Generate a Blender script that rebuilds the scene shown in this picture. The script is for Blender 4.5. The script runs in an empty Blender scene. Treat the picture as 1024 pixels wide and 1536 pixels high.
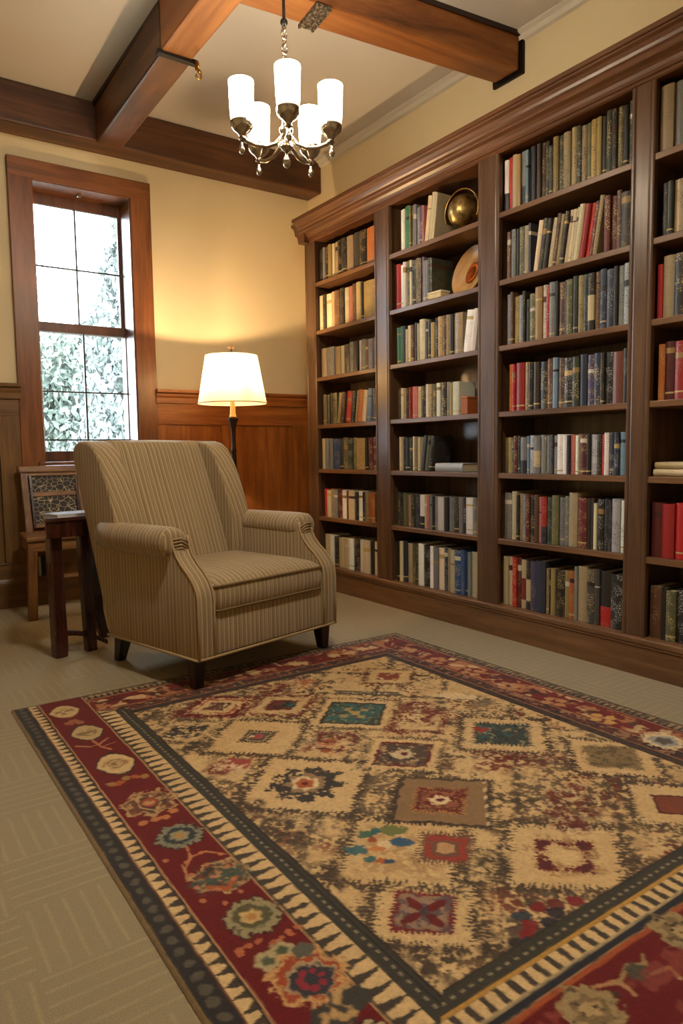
import bpy, bmesh, math, random
import numpy as np
from mathutils import Vector, Matrix, Euler

random.seed(7)
SC = bpy.context.scene
COL = SC.collection
PI = math.pi
R = math.radians

# ------------------------------------------------------------------ helpers
def lin(c):
    c = c / 255.0
    return c / 12.92 if c <= 0.04045 else ((c + 0.055) / 1.055) ** 2.4
def rgb(r, g, b):
    return (lin(r), lin(g), lin(b), 1.0)

class Geo:
    def __init__(s):
        s.v = []; s.f = []; s.uv = []; s.col = []; s.ink = []
    def add(s, verts, faces, uvs=None, cols=None, inks=None):
        o = len(s.v)
        s.v += [tuple(p) for p in verts]
        s.f += [tuple(i + o for i in f) for f in faces]
        if uvs: s.uv += uvs
        if cols: s.col += cols
        if inks: s.ink += inks
        return s
    def box(s, x0, x1, y0, y1, z0, z1):
        v = [(x0,y0,z0),(x1,y0,z0),(x1,y1,z0),(x0,y1,z0),(x0,y0,z1),(x1,y0,z1),(x1,y1,z1),(x0,y1,z1)]
        f = [(0,3,2,1),(4,5,6,7),(0,1,5,4),(1,2,6,5),(2,3,7,6),(3,0,4,7)]
        return s.add(v, f)
    def prism(s, poly, axis, a, b):
        """poly: list of 2-D points in the two other axes (in x,y,z order), extruded from a to b along axis"""
        n = len(poly)
        def P(p, t):
            if axis == 'x': return (t, p[0], p[1])
            if axis == 'y': return (p[0], t, p[1])
            return (p[0], p[1], t)
        v = [P(p, a) for p in poly] + [P(p, b) for p in poly]
        f = [tuple(range(n))[::-1], tuple(range(n, 2*n))] + [(i, (i+1) % n, n+(i+1) % n, n+i) for i in range(n)]
        return s.add(v, f)
    def loft(s, rings, cap=True, closed=True):
        n = len(rings[0]); v = []; f = []
        for r in rings: v += r
        for k in range(len(rings)-1):
            for i in range(n if closed else n-1):
                j = (i+1) % n
                f.append((k*n+i, k*n+j, (k+1)*n+j, (k+1)*n+i))
        if cap:
            f.append(tuple(range(n))[::-1]); f.append(tuple((len(rings)-1)*n+i for i in range(n)))
        return s.add(v, f)
    def lathe(s, prof, n=24, c=(0,0,0), cap=True):
        rings = [[(c[0]+r*math.cos(2*PI*i/n), c[1]+r*math.sin(2*PI*i/n), c[2]+z) for i in range(n)] for r, z in prof]
        return s.loft(rings, cap)
    def tube(s, pts, rad, n=8, cap=True):
        pts = [Vector(p) for p in pts]; rings = []
        m = len(pts)
        t0 = (pts[1]-pts[0]).normalized()
        up = Vector((0,0,1)) if abs(t0.z) < .9 else Vector((1,0,0))
        nrm = (up - t0*up.dot(t0)).normalized()
        for i, p in enumerate(pts):
            t = (pts[min(i+1,m-1)]-pts[max(i-1,0)]).normalized()
            nrm = (nrm - t*nrm.dot(t)).normalized(); b = t.cross(nrm)
            r = rad[i] if isinstance(rad, (list, tuple)) else rad
            rings.append([tuple(p + nrm*(r*math.cos(2*PI*k/n)) + b*(r*math.sin(2*PI*k/n))) for k in range(n)])
        return s.loft(rings, cap)
    def torus(s, c, Rr, r, axis='z', n=24, m=8):
        v = []; f = []
        for i in range(n):
            a = 2*PI*i/n
            for j in range(m):
                b = 2*PI*j/m
                q = (Rr+r*math.cos(b))
                p = (q*math.cos(a), q*math.sin(a), r*math.sin(b))
                if axis == 'x': p = (p[2], p[0], p[1])
                if axis == 'y': p = (p[0], p[2], p[1])
                v.append((c[0]+p[0], c[1]+p[1], c[2]+p[2]))
        for i in range(n):
            for j in range(m):
                f.append((i*m+j, ((i+1)%n)*m+j, ((i+1)%n)*m+(j+1)%m, i*m+(j+1)%m))
        return s.add(v, f)
    def sphere(s, c, rx, ry=None, rz=None, n=20, m=12):
        ry = ry or rx; rz = rz or rx
        prof = [(max(1e-4, math.sin(PI*k/m)), -math.cos(PI*k/m)) for k in range(m+1)]
        rings = [[(c[0]+rx*r*math.cos(2*PI*i/n), c[1]+ry*r*math.sin(2*PI*i/n), c[2]+rz*z) for i in range(n)] for r, z in prof]
        return s.loft(rings, True)
    def xf(s, M, start=0):
        s.v = s.v[:start] + [tuple(M @ Vector(p)) for p in s.v[start:]]
        return s

def obj(name, g, m, parent=None, smooth=False, bevel=0, seg=2, sub=0, loc=None, sharp=None):
    me = bpy.data.meshes.new(name)
    me.from_pydata(g.v, [], g.f)
    if m is not None: me.materials.append(m)
    bm = bmesh.new(); bm.from_mesh(me)
    if not g.uv: bmesh.ops.recalc_face_normals(bm, faces=bm.faces)
    bm.to_mesh(me); bm.free()
    if smooth:
        me.polygons.foreach_set('use_smooth', [True]*len(me.polygons))
        if sharp: me.set_sharp_from_angle(angle=R(sharp))
    o = bpy.data.objects.new(name, me)
    COL.objects.link(o)
    if loc: o.location = loc
    if parent: o.parent = parent
    if bevel:
        b = o.modifiers.new('bevel', 'BEVEL'); b.width = bevel; b.segments = seg; b.limit_method = 'ANGLE'; b.angle_limit = R(35)
    if sub:
        q = o.modifiers.new('sub', 'SUBSURF'); q.levels = sub; q.render_levels = sub
    return o
def tag(o, label=None, cat=None, group=None, kind=None):
    if label: o['label'] = label
    if cat: o['category'] = cat
    if group: o['group'] = group
    if kind: o['kind'] = kind
    return o
def thing(name, label, cat, loc=(0,0,0), rz=0, group=None, kind=None):
    o = bpy.data.objects.new(name, None); COL.objects.link(o)
    o.location = loc; o.rotation_euler = (0,0,rz); o.empty_display_size = .1
    return tag(o, label, cat, group, kind)

# ------------------------------------------------------------------ materials
class NT:
    def __init__(s, name):
        s.m = bpy.data.materials.new(name); s.m.use_nodes = True
        s.t = s.m.node_tree; s.t.nodes.clear()
        s.out = s.n('ShaderNodeOutputMaterial')
    def n(s, typ, **kw):
        x = s.t.nodes.new(typ)
        for k, v in kw.items():
            if k in ('op',): x.operation = v
            else: setattr(x, k, v)
        return x
    def l(s, a, b): s.t.links.new(a, b)
    def math(s, op, a, b=None, c=None):
        x = s.n('ShaderNodeMath', op=op)
        for i, q in enumerate((a, b, c)):
            if q is None: continue
            if isinstance(q, (int, float)): x.inputs[i].default_value = q
            else: s.l(q, x.inputs[i])
        return x.outputs[0]
    def mix(s, fac, a, b, blend='MIX'):
        x = s.n('ShaderNodeMix', data_type='RGBA', blend_type=blend)
        for i, q in ((0, fac), (6, a), (7, b)):
            if isinstance(q, (int, float)): x.inputs[i].default_value = q
            elif isinstance(q, tuple): x.inputs[i].default_value = q
            else: s.l(q, x.inputs[i])
        return x.outputs[2]
    def coord(s, kind='Object', scale=(1,1,1), loc=(0,0,0), rot=(0,0,0)):
        c = s.n('ShaderNodeTexCoord'); m = s.n('ShaderNodeMapping')
        m.inputs['Scale'].default_value = scale; m.inputs['Location'].default_value = loc; m.inputs['Rotation'].default_value = rot
        s.l(c.outputs[kind], m.inputs['Vector']); return m.outputs[0]
    def noise(s, vec, scale, detail=4, rough=.55, dist=0):
        x = s.n('ShaderNodeTexNoise'); x.inputs['Scale'].default_value = scale; x.inputs['Detail'].default_value = detail
        x.inputs['Roughness'].default_value = rough; x.inputs['Distortion'].default_value = dist
        if vec is not None: s.l(vec, x.inputs['Vector'])
        return x.outputs['Fac']
    def ramp(s, fac, stops, interp='LINEAR'):
        x = s.n('ShaderNodeValToRGB'); x.color_ramp.interpolation = interp
        e = x.color_ramp.elements
        e[0].position, e[0].color = stops[0]; e[1].position, e[1].color = stops[-1]
        for p, c in stops[1:-1]:
            q = e.new(p); q.color = c
        s.l(fac, x.inputs[0]); return x.outputs[0]
    def bsdf(s, color, rough=.5, metal=0, spec=.5, bump=None, bstr=.2, bdist=.002, coat=0, sheen=0):
        b = s.n('ShaderNodeBsdfPrincipled')
        for k, v in (('Base Color', color), ('Roughness', rough), ('Metallic', metal), ('Specular IOR Level', spec), ('Coat Weight', coat), ('Sheen Weight', sheen)):
            if isinstance(v, (int, float, tuple)): b.inputs[k].default_value = v
            else: s.l(v, b.inputs[k])
        if bump is not None:
            u = s.n('ShaderNodeBump'); u.inputs['Strength'].default_value = bstr; u.inputs['Distance'].default_value = bdist
            s.l(bump, u.inputs['Height']); s.l(u.outputs[0], b.inputs['Normal'])
        s.l(b.outputs[0], s.out.inputs[0]); return b

def wood(name, dark, mid, light, axis='z', rough=.38, scale=1.0, coat=0.0, knots=False):
    t = NT(name)
    st = {'x': (1.2, 16, 16), 'y': (16, 1.2, 16), 'z': (16, 16, 1.2)}[axis]
    st = tuple(k*scale for k in st)
    v = t.coord('Object', st)
    n1 = t.noise(v, 1.6, 6, .6, .6)
    n2 = t.noise(v, 9.0, 3, .6, 0)
    n3 = t.noise(t.coord('Object', (1,1,1)), 1.4, 2, .5)
    f = t.math('ADD', t.math('MULTIPLY', n1, .65), t.math('MULTIPLY', n2, .2))
    f = t.math('ADD', f, t.math('MULTIPLY', n3, .22))
    c = t.ramp(f, [(.36, dark), (.53, mid), (.70, light)])
    if knots:
        k = t.noise(t.coord('Object', (1.5, 5, 5) if axis == 'x' else (5, 1.5, 5)), 1.3, 2, .5)
        c = t.mix(t.ramp(k, [(.66, (0,0,0,1)), (.74, (.8,.8,.8,1))]), c, dark)
    r = t.math('ADD', t.math('MULTIPLY', n2, .18), rough-.09)
    t.bsdf(c, r, bump=n2, bstr=.12, bdist=.001, coat=coat)
    return t.m
def plain(name, c, rough=.5, metal=0, var=.12, scale=30, bump=.0, spec=.5):
    t = NT(name)
    n = t.noise(t.coord('Object'), scale, 4)
    d = tuple(x*(1-var) for x in c[:3]) + (1,); l = tuple(min(1, x*(1+var)) for x in c[:3]) + (1,)
    t.bsdf(t.mix(n, d, l), rough, metal, spec, bump=n if bump else None, bstr=bump)
    return t.m

DK, MD, LT = rgb(60,40,26), rgb(88,62,42), rgb(106,77,53)
W_case = {a: wood('case_wood_'+a, DK, MD, LT, a, .34) for a in 'xyz'}
W_shelf = wood('shelf_wood', rgb(80,54,33), rgb(108,75,47), rgb(128,91,59), 'y', .36)
W_back = wood('case_back_wood', rgb(84,68,54), rgb(112,94,78), rgb(130,110,94), 'z', .24, .6, coat=.6)
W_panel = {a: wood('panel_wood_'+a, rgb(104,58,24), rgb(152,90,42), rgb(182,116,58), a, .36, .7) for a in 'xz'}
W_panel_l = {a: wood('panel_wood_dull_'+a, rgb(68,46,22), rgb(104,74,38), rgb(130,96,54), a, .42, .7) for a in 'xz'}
W_win = {a: wood('window_wood_'+a, rgb(76,42,18), rgb(116,68,32), rgb(142,88,44), a, .36, .8) for a in 'xz'}
W_beam = {a: wood('beam_wood_'+a, rgb(42,24,13), rgb(80,47,25), rgb(118,74,40), a, .45, .45, knots=True) for a in 'xy'}
W_dark = wood('dark_mahogany', rgb(30,12,8), rgb(56,24,15), rgb(80,36,22), 'z', .25, .8, coat=.3)
W_darkx = wood('dark_mahogany_top', rgb(34,16,11), rgb(58,28,18), rgb(76,40,26), 'x', .12, .8, coat=.8)
W_chair = {a: wood('oak_chair_'+a, rgb(70,42,20), rgb(116,76,38), rgb(150,106,58), a, .42, 1.2) for a in 'xyz'}
W_legs = wood('espresso_leg', rgb(14,8,6), rgb(28,16,11), rgb(42,24,16), 'z', .3)
M_iron = plain('dark_iron', rgb(30,24,20), .45, .6)
M_bronze = plain('dark_bronze', rgb(54,36,22), .4, .7)
M_brass = plain('aged_brass', rgb(176,132,66), .32, .9, .25, 60)
M_nickel = plain('polished_nickel', rgb(190,180,165), .16, 1.0, .08)
M_black = plain('black_plastic', rgb(14,13,12), .4)
M_cream = plain('cream_plastic', rgb(196,184,158), .4)

def paint(name, a, b, rough=.7):
    t = NT(name)
    n = t.noise(t.coord('Object'), 2.2, 3); f = t.noise(t.coord('Object'), 240, 2)
    t.bsdf(t.mix(n, a, b), rough, spec=.3, bump=f, bstr=.08, bdist=.0006)
    return t.m
M_wall = paint('cream_wall_paint', rgb(220,202,162), rgb(228,212,174))
M_ceil = paint('ceiling_paint', rgb(196,188,176), rgb(204,197,186), .85)
M_trimw = paint('white_trim_paint', rgb(206,198,182), rgb(214,206,190), .5)

def carpet_mat():
    t = NT('beige_block_carpet')
    v = t.coord('Object')
    sp = t.n('ShaderNodeSeparateXYZ'); t.l(v, sp.inputs[0])
    wob = t.math('MULTIPLY', t.math('SUBTRACT', t.noise(v, 7, 2), .5), .009)
    x = t.math('ADD', sp.outputs[0], wob); y = t.math('ADD', sp.outputs[1], wob)
    B = .23
    cx = t.math('FLOOR', t.math('DIVIDE', x, B)); cy = t.math('FLOOR', t.math('DIVIDE', y, B))
    par = t.math('ABSOLUTE', t.math('MODULO', t.math('ADD', cx, cy), 2.0))
    def lines(q):
        f = t.math('FRACT', t.math('DIVIDE', q, .0385))
        d = t.math('ABSOLUTE', t.math('SUBTRACT', f, .5))
        return t.math('SUBTRACT', 1.0, t.math('SMOOTH_MIN', 1.0, t.math('MULTIPLY', d, 5.5), .2))
    lx = lines(x); ly = lines(y)
    l = t.math('ADD', t.math('MULTIPLY', par, lx), t.math('MULTIPLY', t.math('SUBTRACT', 1.0, par), ly))
    brk = t.math('MULTIPLY', t.noise(v, 11, 3), t.noise(v, 90, 3, .7))
    l = t.math('MULTIPLY', l, t.math('MULTIPLY', brk, 2.6))
    fib = t.noise(v, 420, 3, .7); mid = t.noise(v, 48, 3, .7); big = t.noise(v, 3, 3)
    base = t.ramp(fib, [(.3, rgb(108,95,69)), (.55, rgb(146,130,98)), (.75, rgb(174,158,122))])
    base = t.mix(t.math('MULTIPLY', mid, .45), base, rgb(112,98,72))
    base = t.mix(t.math('MULTIPLY', big, .25), base, rgb(152,135,102))
    c = t.mix(t.math('MULTIPLY', l, .32), base, rgb(186,166,120))
    h = t.math('ADD', t.math('MULTIPLY', fib, .6), t.math('MULTIPLY', l, .5))
    t.bsdf(c, .95, spec=.1, bump=h, bstr=.5, bdist=.004, sheen=.2)
    return t.m
M_carpet = carpet_mat()

def fabric_mat(name, hue=1.0):
    t = NT(name)
    c = t.n('ShaderNodeTexCoord'); sp = t.n('ShaderNodeSeparateXYZ'); t.l(c.outputs['UV'], sp.inputs[0])
    u, v = sp.outputs[0], sp.outputs[1]
    cb = t.n('ShaderNodeCombineXYZ'); t.l(u, cb.inputs[0]); t.l(t.math('MULTIPLY', v, .02), cb.inputs[1])
    n1 = t.noise(cb.outputs[0], 60, 3, .7)                    # irregular stripe tone
    n2 = t.noise(cb.outputs[0], 190, 2, .6)
    cw = t.n('ShaderNodeCombineXYZ'); t.l(u, cw.inputs[0]); t.l(v, cw.inputs[1])
    wv = t.noise(cw.outputs[0], 420, 2, .7)
    dash = t.noise(cw.outputs[0], 170, 2, .6)
    def line(per, off, wid):
        f = t.math('FRACT', t.math('ADD', t.math('DIVIDE', u, per), off))
        d = t.math('ABSOLUTE', t.math('SUBTRACT', f, .5))
        return t.math('LESS_THAN', d, wid)
    base = t.ramp(n1, [(.30, rgb(130,110,78)), (.5, rgb(164,142,104)), (.68, rgb(188,166,128))])
    base = t.mix(t.math('MULTIPLY', n2, .5), base, rgb(140,118,84))
    dk = t.math('MULTIPLY', line(.025, .22, .12), t.math('MULTIPLY', dash, .85))
    lt = t.math('MULTIPLY', line(.025, .55, .085), t.math('ADD', t.math('MULTIPLY', dash, .9), .15))
    col = t.mix(t.math('MULTIPLY', dk, .65), base, rgb(92,72,46)); col = t.mix(t.math('MULTIPLY', lt, .9), col, rgb(222,204,166))
    col = t.mix(t.ramp(wv, [(.35, (.75,.75,.75,1)), (.6, (0,0,0,1))]), col, rgb(118,94,60))
    t.bsdf(col, .9, spec=.15, bump=wv, bstr=.4, bdist=.0015, sheen=.25)
    return t.m
M_fab = fabric_mat('striped_tan_upholstery')
M_pipe = plain('tan_piping', rgb(158,132,92), .9, 0, .25, 200)

def glow(name, c, strength):
    t = NT(name); e = t.n('ShaderNodeEmission'); e.inputs[0].default_value = c; e.inputs[1].default_value = strength
    t.l(e.outputs[0], t.out.inputs[0]); return t.m
EXPOSURE = 0.72
LAMP_BULB = 30.0
LAMP_W = 34.0
CHAND_E = 32.0
FILL_E = 105.0
SKY_E = 16.0
# ------------------------------------------------------------------ room shell
XW, YB, ZC = 3.19, 5.04, 3.30
XL, YF = -1.7, -1.7
def struct(name, g, m, parent=None, **k):
    o = obj(name, g, m, parent, **k)
    if parent is None: o['kind'] = 'structure'
    return o
struct('floor', Geo().box(XL, XW, YF, YB, -.1, 0), M_carpet)
struct('ceiling', Geo().box(XL, XW, YF, YB, ZC, ZC+.1), M_ceil)
struct('wall_right', Geo().box(XW, XW+.12, YF, YB+.3, -.1, ZC+.1), M_wall)
struct('wall_left', Geo().box(XL-.12, XL, YF, YB+.3, -.1, ZC+.1), M_wall)
struct('wall_front', Geo().box(XL-.12, XW+.12, YF-.12, YF, -.1, ZC+.1), M_wall)
WX0, WX1, WZ0, WZ1 = 1.045, 1.70, .95, 2.80
g = Geo()
g.box(XL-.12, WX0, YB, YB+.3, -.1, ZC+.1); g.box(WX1, XW+.12, YB, YB+.3, -.1, ZC+.1)
g.box(WX0, WX1, YB, YB+.3, -.1, WZ0); g.box(WX0, WX1, YB, YB+.3, WZ1, ZC+.1)
struct('wall_back', g, M_wall)
# small white cove along the top of the right wall
struct('trim_1', Geo().prism([(XW, ZC), (XW-.05, ZC), (XW-.05, ZC-.012), (XW-.03, ZC-.022), (XW-.02, ZC-.045), (XW, ZC-.05)], 'y', YF, YB), M_trimw)

# ------------------------------------------------------------------ window
win = thing('window_1', kind='structure', loc=(0,0,0), label=None, cat=None)
x0, x1 = .905, 1.84
g = Geo()
g.box(x0, WX0+.005, YB-.032, YB, .20, 2.91)
obj('casing', g, W_win['z'], win, bevel=.004)
obj('casing', Geo().box(WX1-.005, x1, YB-.032, YB, .20, 2.91), W_win['z'], win, bevel=.004)
obj('casing', Geo().box(x0, x1, YB-.036, YB, 2.795, 2.915), W_win['x'], win, bevel=.004)
g = Geo()
g.box(WX0-.01, WX0+.012, YB-.02, YB+.25, .95, 2.80); g.box(WX1-.012, WX1+.01, YB-.02, YB+.25, .95, 2.80)
g.box(WX0, WX1, YB-.02, YB+.25, 2.788, 2.81)
obj('jamb', g, W_win['z'], win, bevel=.002)
obj('sill', Geo().box(x0+.1, x1-.1, YB-.06, YB+.25, .926, .957), W_win['x'], win, bevel=.005)
obj('apron', Geo().box(WX0-.02, WX1+.02, YB-.025, YB, .86, .926), W_win['x'], win, bevel=.004)
M_munt = plain('dark_muntin_paint', rgb(38,34,34), .5)
W_sash = wood('sash_wood', rgb(60,34,22), rgb(92,54,34), rgb(112,70,46), 'z', .4)
def glass():
    t = NT('window_glass')
    tr = t.n('ShaderNodeBsdfTransparent'); tr.inputs[0].default_value = (.97,.985,.99,1)
    gl = t.n('ShaderNodeBsdfGlossy'); gl.inputs['Roughness'].default_value = .02
    fr = t.n('ShaderNodeFresnel'); fr.inputs[0].default_value = 1.45
    m = t.n('ShaderNodeMixShader'); t.l(fr.outputs[0], m.inputs[0]); t.l(tr.outputs[0], m.inputs[1]); t.l(gl.outputs[0], m.inputs[2])
    t.l(m.outputs[0], t.out.inputs[0]); return t.m
M_glass = glass()
def sash(name, y0, y1, z0, z1, zb, zt, hz, gx0, gx1):
    g = Geo()
    g.box(WX0, gx0, y0, y1, z0, z1); g.box(gx1, WX1, y0, y1, z0, z1)
    g.box(gx0, gx1, y0, y1, z0, zb); g.box(gx0, gx1, y0, y1, zt, z1)
    s = obj(name, g, W_sash, win, bevel=.003)
    xm = (gx0+gx1)/2; m = Geo(); w = .006
    m.box(xm-w, xm+w, y0+.004, y1-.004, zb, zt)
    for h in hz: m.box(gx0, gx1, y0+.006, y1-.006, h-w*.8, h+w*.8)
    obj('muntin', m, M_munt, s)
    ym = (y0+y1)/2
    obj('pane', Geo().box(gx0, gx1, ym-.002, ym+.002, zb, zt), M_glass, s)
sash('upper_sash', 5.235, 5.265, 1.855, 2.788, 1.91, 2.715, [2.305], 1.075, 1.668)
sash('lower_sash', 5.195, 5.225, .957, 1.92, 1.03, 1.855, [1.445, 1.108], 1.09, 1.682)
obj('latch', Geo().box(1.36, 1.385, YB+.05, YB+.09, 2.765, 2.788), M_nickel, win, bevel=.004)

# ------------------------------------------------------------------ wainscot
def wainscot(n, xa, xb, panels, W, cap_end=0.0, low=False, zt=1.47):
    """rail-and-stile panelling on the back wall; panels = list of (x0, x1, z0, z1) recesses"""
    root = thing('trim_%d' % n, None, None, kind='structure')
    f = YB-.026
    xs = sorted(set([xa, xb] + [p for q in panels for p in q[:2]]))
    z0, z1 = panels[0][2], panels[0][3]
    g = Geo()
    g.box(xa, xb, f, YB, z1, zt-.09); g.box(xa, xb, f, YB, .18, z0)
    obj('rail', g, W['x'], root, bevel=.003)
    g = Geo(); c = xa
    for q in panels:
        if q[0] > c: g.box(c, q[0], f, YB, z0, z1)
        c = q[1]
    if c < xb: g.box(c, xb, f, YB, z0, z1)
    obj('stile', g, W['z'], root, bevel=.003)
    for q in panels:
        p = Geo().box(q[0]-.002, q[1]+.002, YB-.008, YB, q[2]-.002, q[3]+.002)
        obj('panel', p, W['z'], root)
    if not low:
        prof = [(YB, zt-.10), (YB-.040, zt-.10), (YB-.042, zt-.06), (YB-.05, zt-.045), (YB-.052, zt-.028), (YB-.072, zt-.022), (YB-.074, zt), (YB, zt)]
        obj('cap_rail', Geo().prism(prof, 'x', xa-cap_end, xb+cap_end), W['x'], root, bevel=.002)
    return root
wainscot(2, 1.84, XW, [(1.915, 2.345, .32, 1.215), (2.46, 2.985, .32, 1.215)], W_panel, .012)
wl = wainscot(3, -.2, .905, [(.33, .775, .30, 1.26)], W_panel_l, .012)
g = Geo()
for a, b, c, d in ((.775,.79,.285,1.275), (.33,.775,1.26,1.275), (.33,.775,.285,.30)): g.box(a, b, YB-.034, YB-.01, c, d)
obj('panel_molding', g, W_panel_l['z'], wl, bevel=.004)
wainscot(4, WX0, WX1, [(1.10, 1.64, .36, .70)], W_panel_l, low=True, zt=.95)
def baseb(name, xa, xb, W):
    struct(name, Geo().prism([(YB, 0), (YB-.045, 0), (YB-.045, .165), (YB-.036, .178), (YB-.03, .19), (YB, .19)], 'x', xa, xb), W)
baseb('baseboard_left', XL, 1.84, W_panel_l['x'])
baseb('baseboard_right', 1.84, XW, W_panel['x'])

# outlet plate on the panelling under the window, seen between the chair legs
ot = thing('wall_outlet', 'small black and cream outlet plate on the panelling behind the oak chair legs', 'outlet', (.965, YB-.032, .255))
obj('cover_plate', Geo().box(-.028, .055, -.008, 0, -.075, .085), W_panel_l['x'], ot, bevel=.003)
obj('socket', Geo().box(-.022, .002, -.02, -.008, -.06, .055), M_black, ot, bevel=.004)
obj('socket', Geo().box(.022, .048, -.02, -.008, -.06, .075), M_black, ot, bevel=.004)
obj('switch_rocker', Geo().box(.004, .020, -.018, -.008, -.06, .07), M_cream, ot, bevel=.003)

# ------------------------------------------------------------------ ceiling beams
def beam(name, verts, W, label):
    """verts: 4 plan corners (x,y) with z range"""
    pl, za, zb = verts
    o = struct(name, Geo().prism(pl, 'z', za, zb), W, bevel=.012, seg=2)
    return o
bb = beam('ceiling_beam', ([(XL, 4.84), (XW, 4.84), (XW, YB), (XL, YB)], 3.05, ZC), W_beam['x'], '')
b1 = beam('ceiling_beam', ([(1.405, 3.60), (1.575, 3.60), (1.595, 4.84), (1.425, 4.84)], 3.035, ZC), W_beam['y'], '')
b1b = beam('ceiling_beam', ([(1.40, YF), (1.565, YF), (1.575, 3.60), (1.405, 3.60)], 3.045, ZC), wood('beam_wood_pale', rgb(92,50,22), rgb(140,84,38), rgb(172,112,56), 'y', .45, .4, knots=True), '')
b2 = beam('ceiling_beam', ([(1.57, 2.955), (XW-.02, 2.79), (XW-.02, 2.97), (1.57, 3.13)], 3.10, ZC), wood('beam_wood_orange', rgb(92,50,22), rgb(140,84,40), rgb(172,114,60), 'x', .45, .4), '')
obj('collar', Geo().box(1.385, 1.595, 3.585, 3.618, 3.026, 3.052), M_iron, b1, bevel=.004)
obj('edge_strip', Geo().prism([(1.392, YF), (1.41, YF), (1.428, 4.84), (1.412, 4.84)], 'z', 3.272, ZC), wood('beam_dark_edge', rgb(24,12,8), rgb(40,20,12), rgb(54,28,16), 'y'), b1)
hk = Geo()
hk.torus((1.585, 3.56, 3.005), .018, .005, 'x', 16, 8)
hk.tube([(1.585, 3.56, 3.03), (1.585, 3.555, 2.99), (1.60, 3.55, 2.965), (1.60, 3.545, 2.945), (1.585, 3.54, 2.93), (1.57, 3.545, 2.945), (1.575, 3.55, 2.958)], [.009,.008,.007,.006,.006,.005,.004], 8)
hk.sphere((1.592, 3.55, 2.975), .012)
obj('hook', hk, M_brass, b1, smooth=True)
def strap_mat():
    t = NT('worn_embossed_metal'); v = t.coord('Object', (1,1,1)); n = t.noise(v, 70, 4, .7)
    t.bsdf(t.ramp(n, [(.4, rgb(38,28,20)), (.52, rgb(92,82,70)), (.66, rgb(170,160,140))]), .45, .6, bump=n, bstr=.6, bdist=.004); return t.m
g = Geo().box(-.036, .036, -.10, .098, -.012, .0)
for s in (-1, 1): g.box(s*.036-.006, s*.036+.006, -.10, .098, -.02, 0)
o = obj('strap', g, strap_mat(), b2, bevel=.003, loc=(1.955, 3.005, 3.10)); o.rotation_euler.z = R(-6)
obj('end_plate', Geo().prism([(2.768, 3.078), (2.99, 3.078), (2.99, 3.295), (2.768, 3.295)], 'x', XW-.02, XW), M_iron, b2, bevel=.003)
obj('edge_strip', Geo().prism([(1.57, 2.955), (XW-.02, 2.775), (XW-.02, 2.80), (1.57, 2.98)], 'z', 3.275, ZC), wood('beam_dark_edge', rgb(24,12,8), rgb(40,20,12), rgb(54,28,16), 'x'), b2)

# ------------------------------------------------------------------ outside the window
M_lawn = plain('pale_lawn', rgb(120,124,112), .9, 0, .15, 2)
tag(obj('ground', Geo().box(-30, 40, 5.5, 60, -.5, -.35), M_lawn), kind='structure')
def leafy(n, blob, size, seed):
    rnd = random.Random(seed); g = Geo()
    for _ in range(n):
        c = Vector(blob(rnd)); s = size*rnd.uniform(.6, 1.3)
        a = Euler((rnd.uniform(0, 6.3), rnd.uniform(0, 6.3), rnd.uniform(0, 6.3))).to_matrix()
        g.add([c + a @ Vector(p)*s for p in ((-1,0,0),(0,-.45,.12),(1,0,0),(0,.45,.12))], [(0,1,2),(0,2,3)])
    return g
def leafmat(name, a, b):
    t = NT(name); n = t.noise(t.coord('Object'), 1.7, 3)
    t.bsdf(t.ramp(n, [(.35, a), (.65, b)]), .7, spec=.2); return t.m
def tree(name, label, x, y, h, r, blob, n, size, m, seed, z0=-.35):
    root = thing(name, label, 'tree', (x, y, z0))
    obj('trunk', Geo().lathe([(.12, 0), (.09, h*.4), (.03, h*.85)], 10), plain('bark', rgb(66,58,50), .9, 0, .2, 9), root)
    obj('foliage', leafy(n, blob, size, seed), m, root)
    return root
def cone_blob(h, r, z=.5):
    def f(q):
        t = q.random()**1.15; a = q.uniform(0, 2*PI); rr = r*(1-t)*math.sqrt(q.random())*(.75+.5*math.sin(a*5+t*20)**2)
        return (rr*math.cos(a), rr*math.sin(a), z+t*h)
    return f
def ball_blob(cz, rx, rz):
    cl = [(math.sin(k*2.4)*rx*.55, math.cos(k*2.4)*rx*.55, cz+rz*.6*math.sin(k*1.7)) for k in range(9)]
    def f(q):
        c = q.choice(cl)
        while True:
            p = [q.uniform(-1, 1) for _ in range(3)]
            if sum(k*k for k in p) < 1: break
        return (c[0]+p[0]*rx*.5, c[1]+p[1]*rx*.5, c[2]+p[2]*rz*.5)
    return f
ML1 = leafmat('conifer_needles', rgb(96,104,102), rgb(120,128,124)); ML2 = leafmat('bush_leaves', rgb(92,102,94), rgb(122,130,120))
tree('conifer_tree', 'tall pale conifer outside at the right side of the window', 3.5, 10.6, 5.6, 1.0, cone_blob(5.1, 1.15), 14000, .07, ML1, 3)
tree('leafy_tree', 'round leafy green tree outside behind the lower window panes', 3.3, 13.4, 3.2, 1.1, ball_blob(2.3, 1.25, 1.45), 12000, .085, ML2, 5)
tree('leafy_tree', 'far leafy tree outside showing low at the right window edge', 6.0, 15.4, 3.2, 1.1, ball_blob(2.1, 1.2, 1.3), 7000, .085, ML2, 6)

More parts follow.
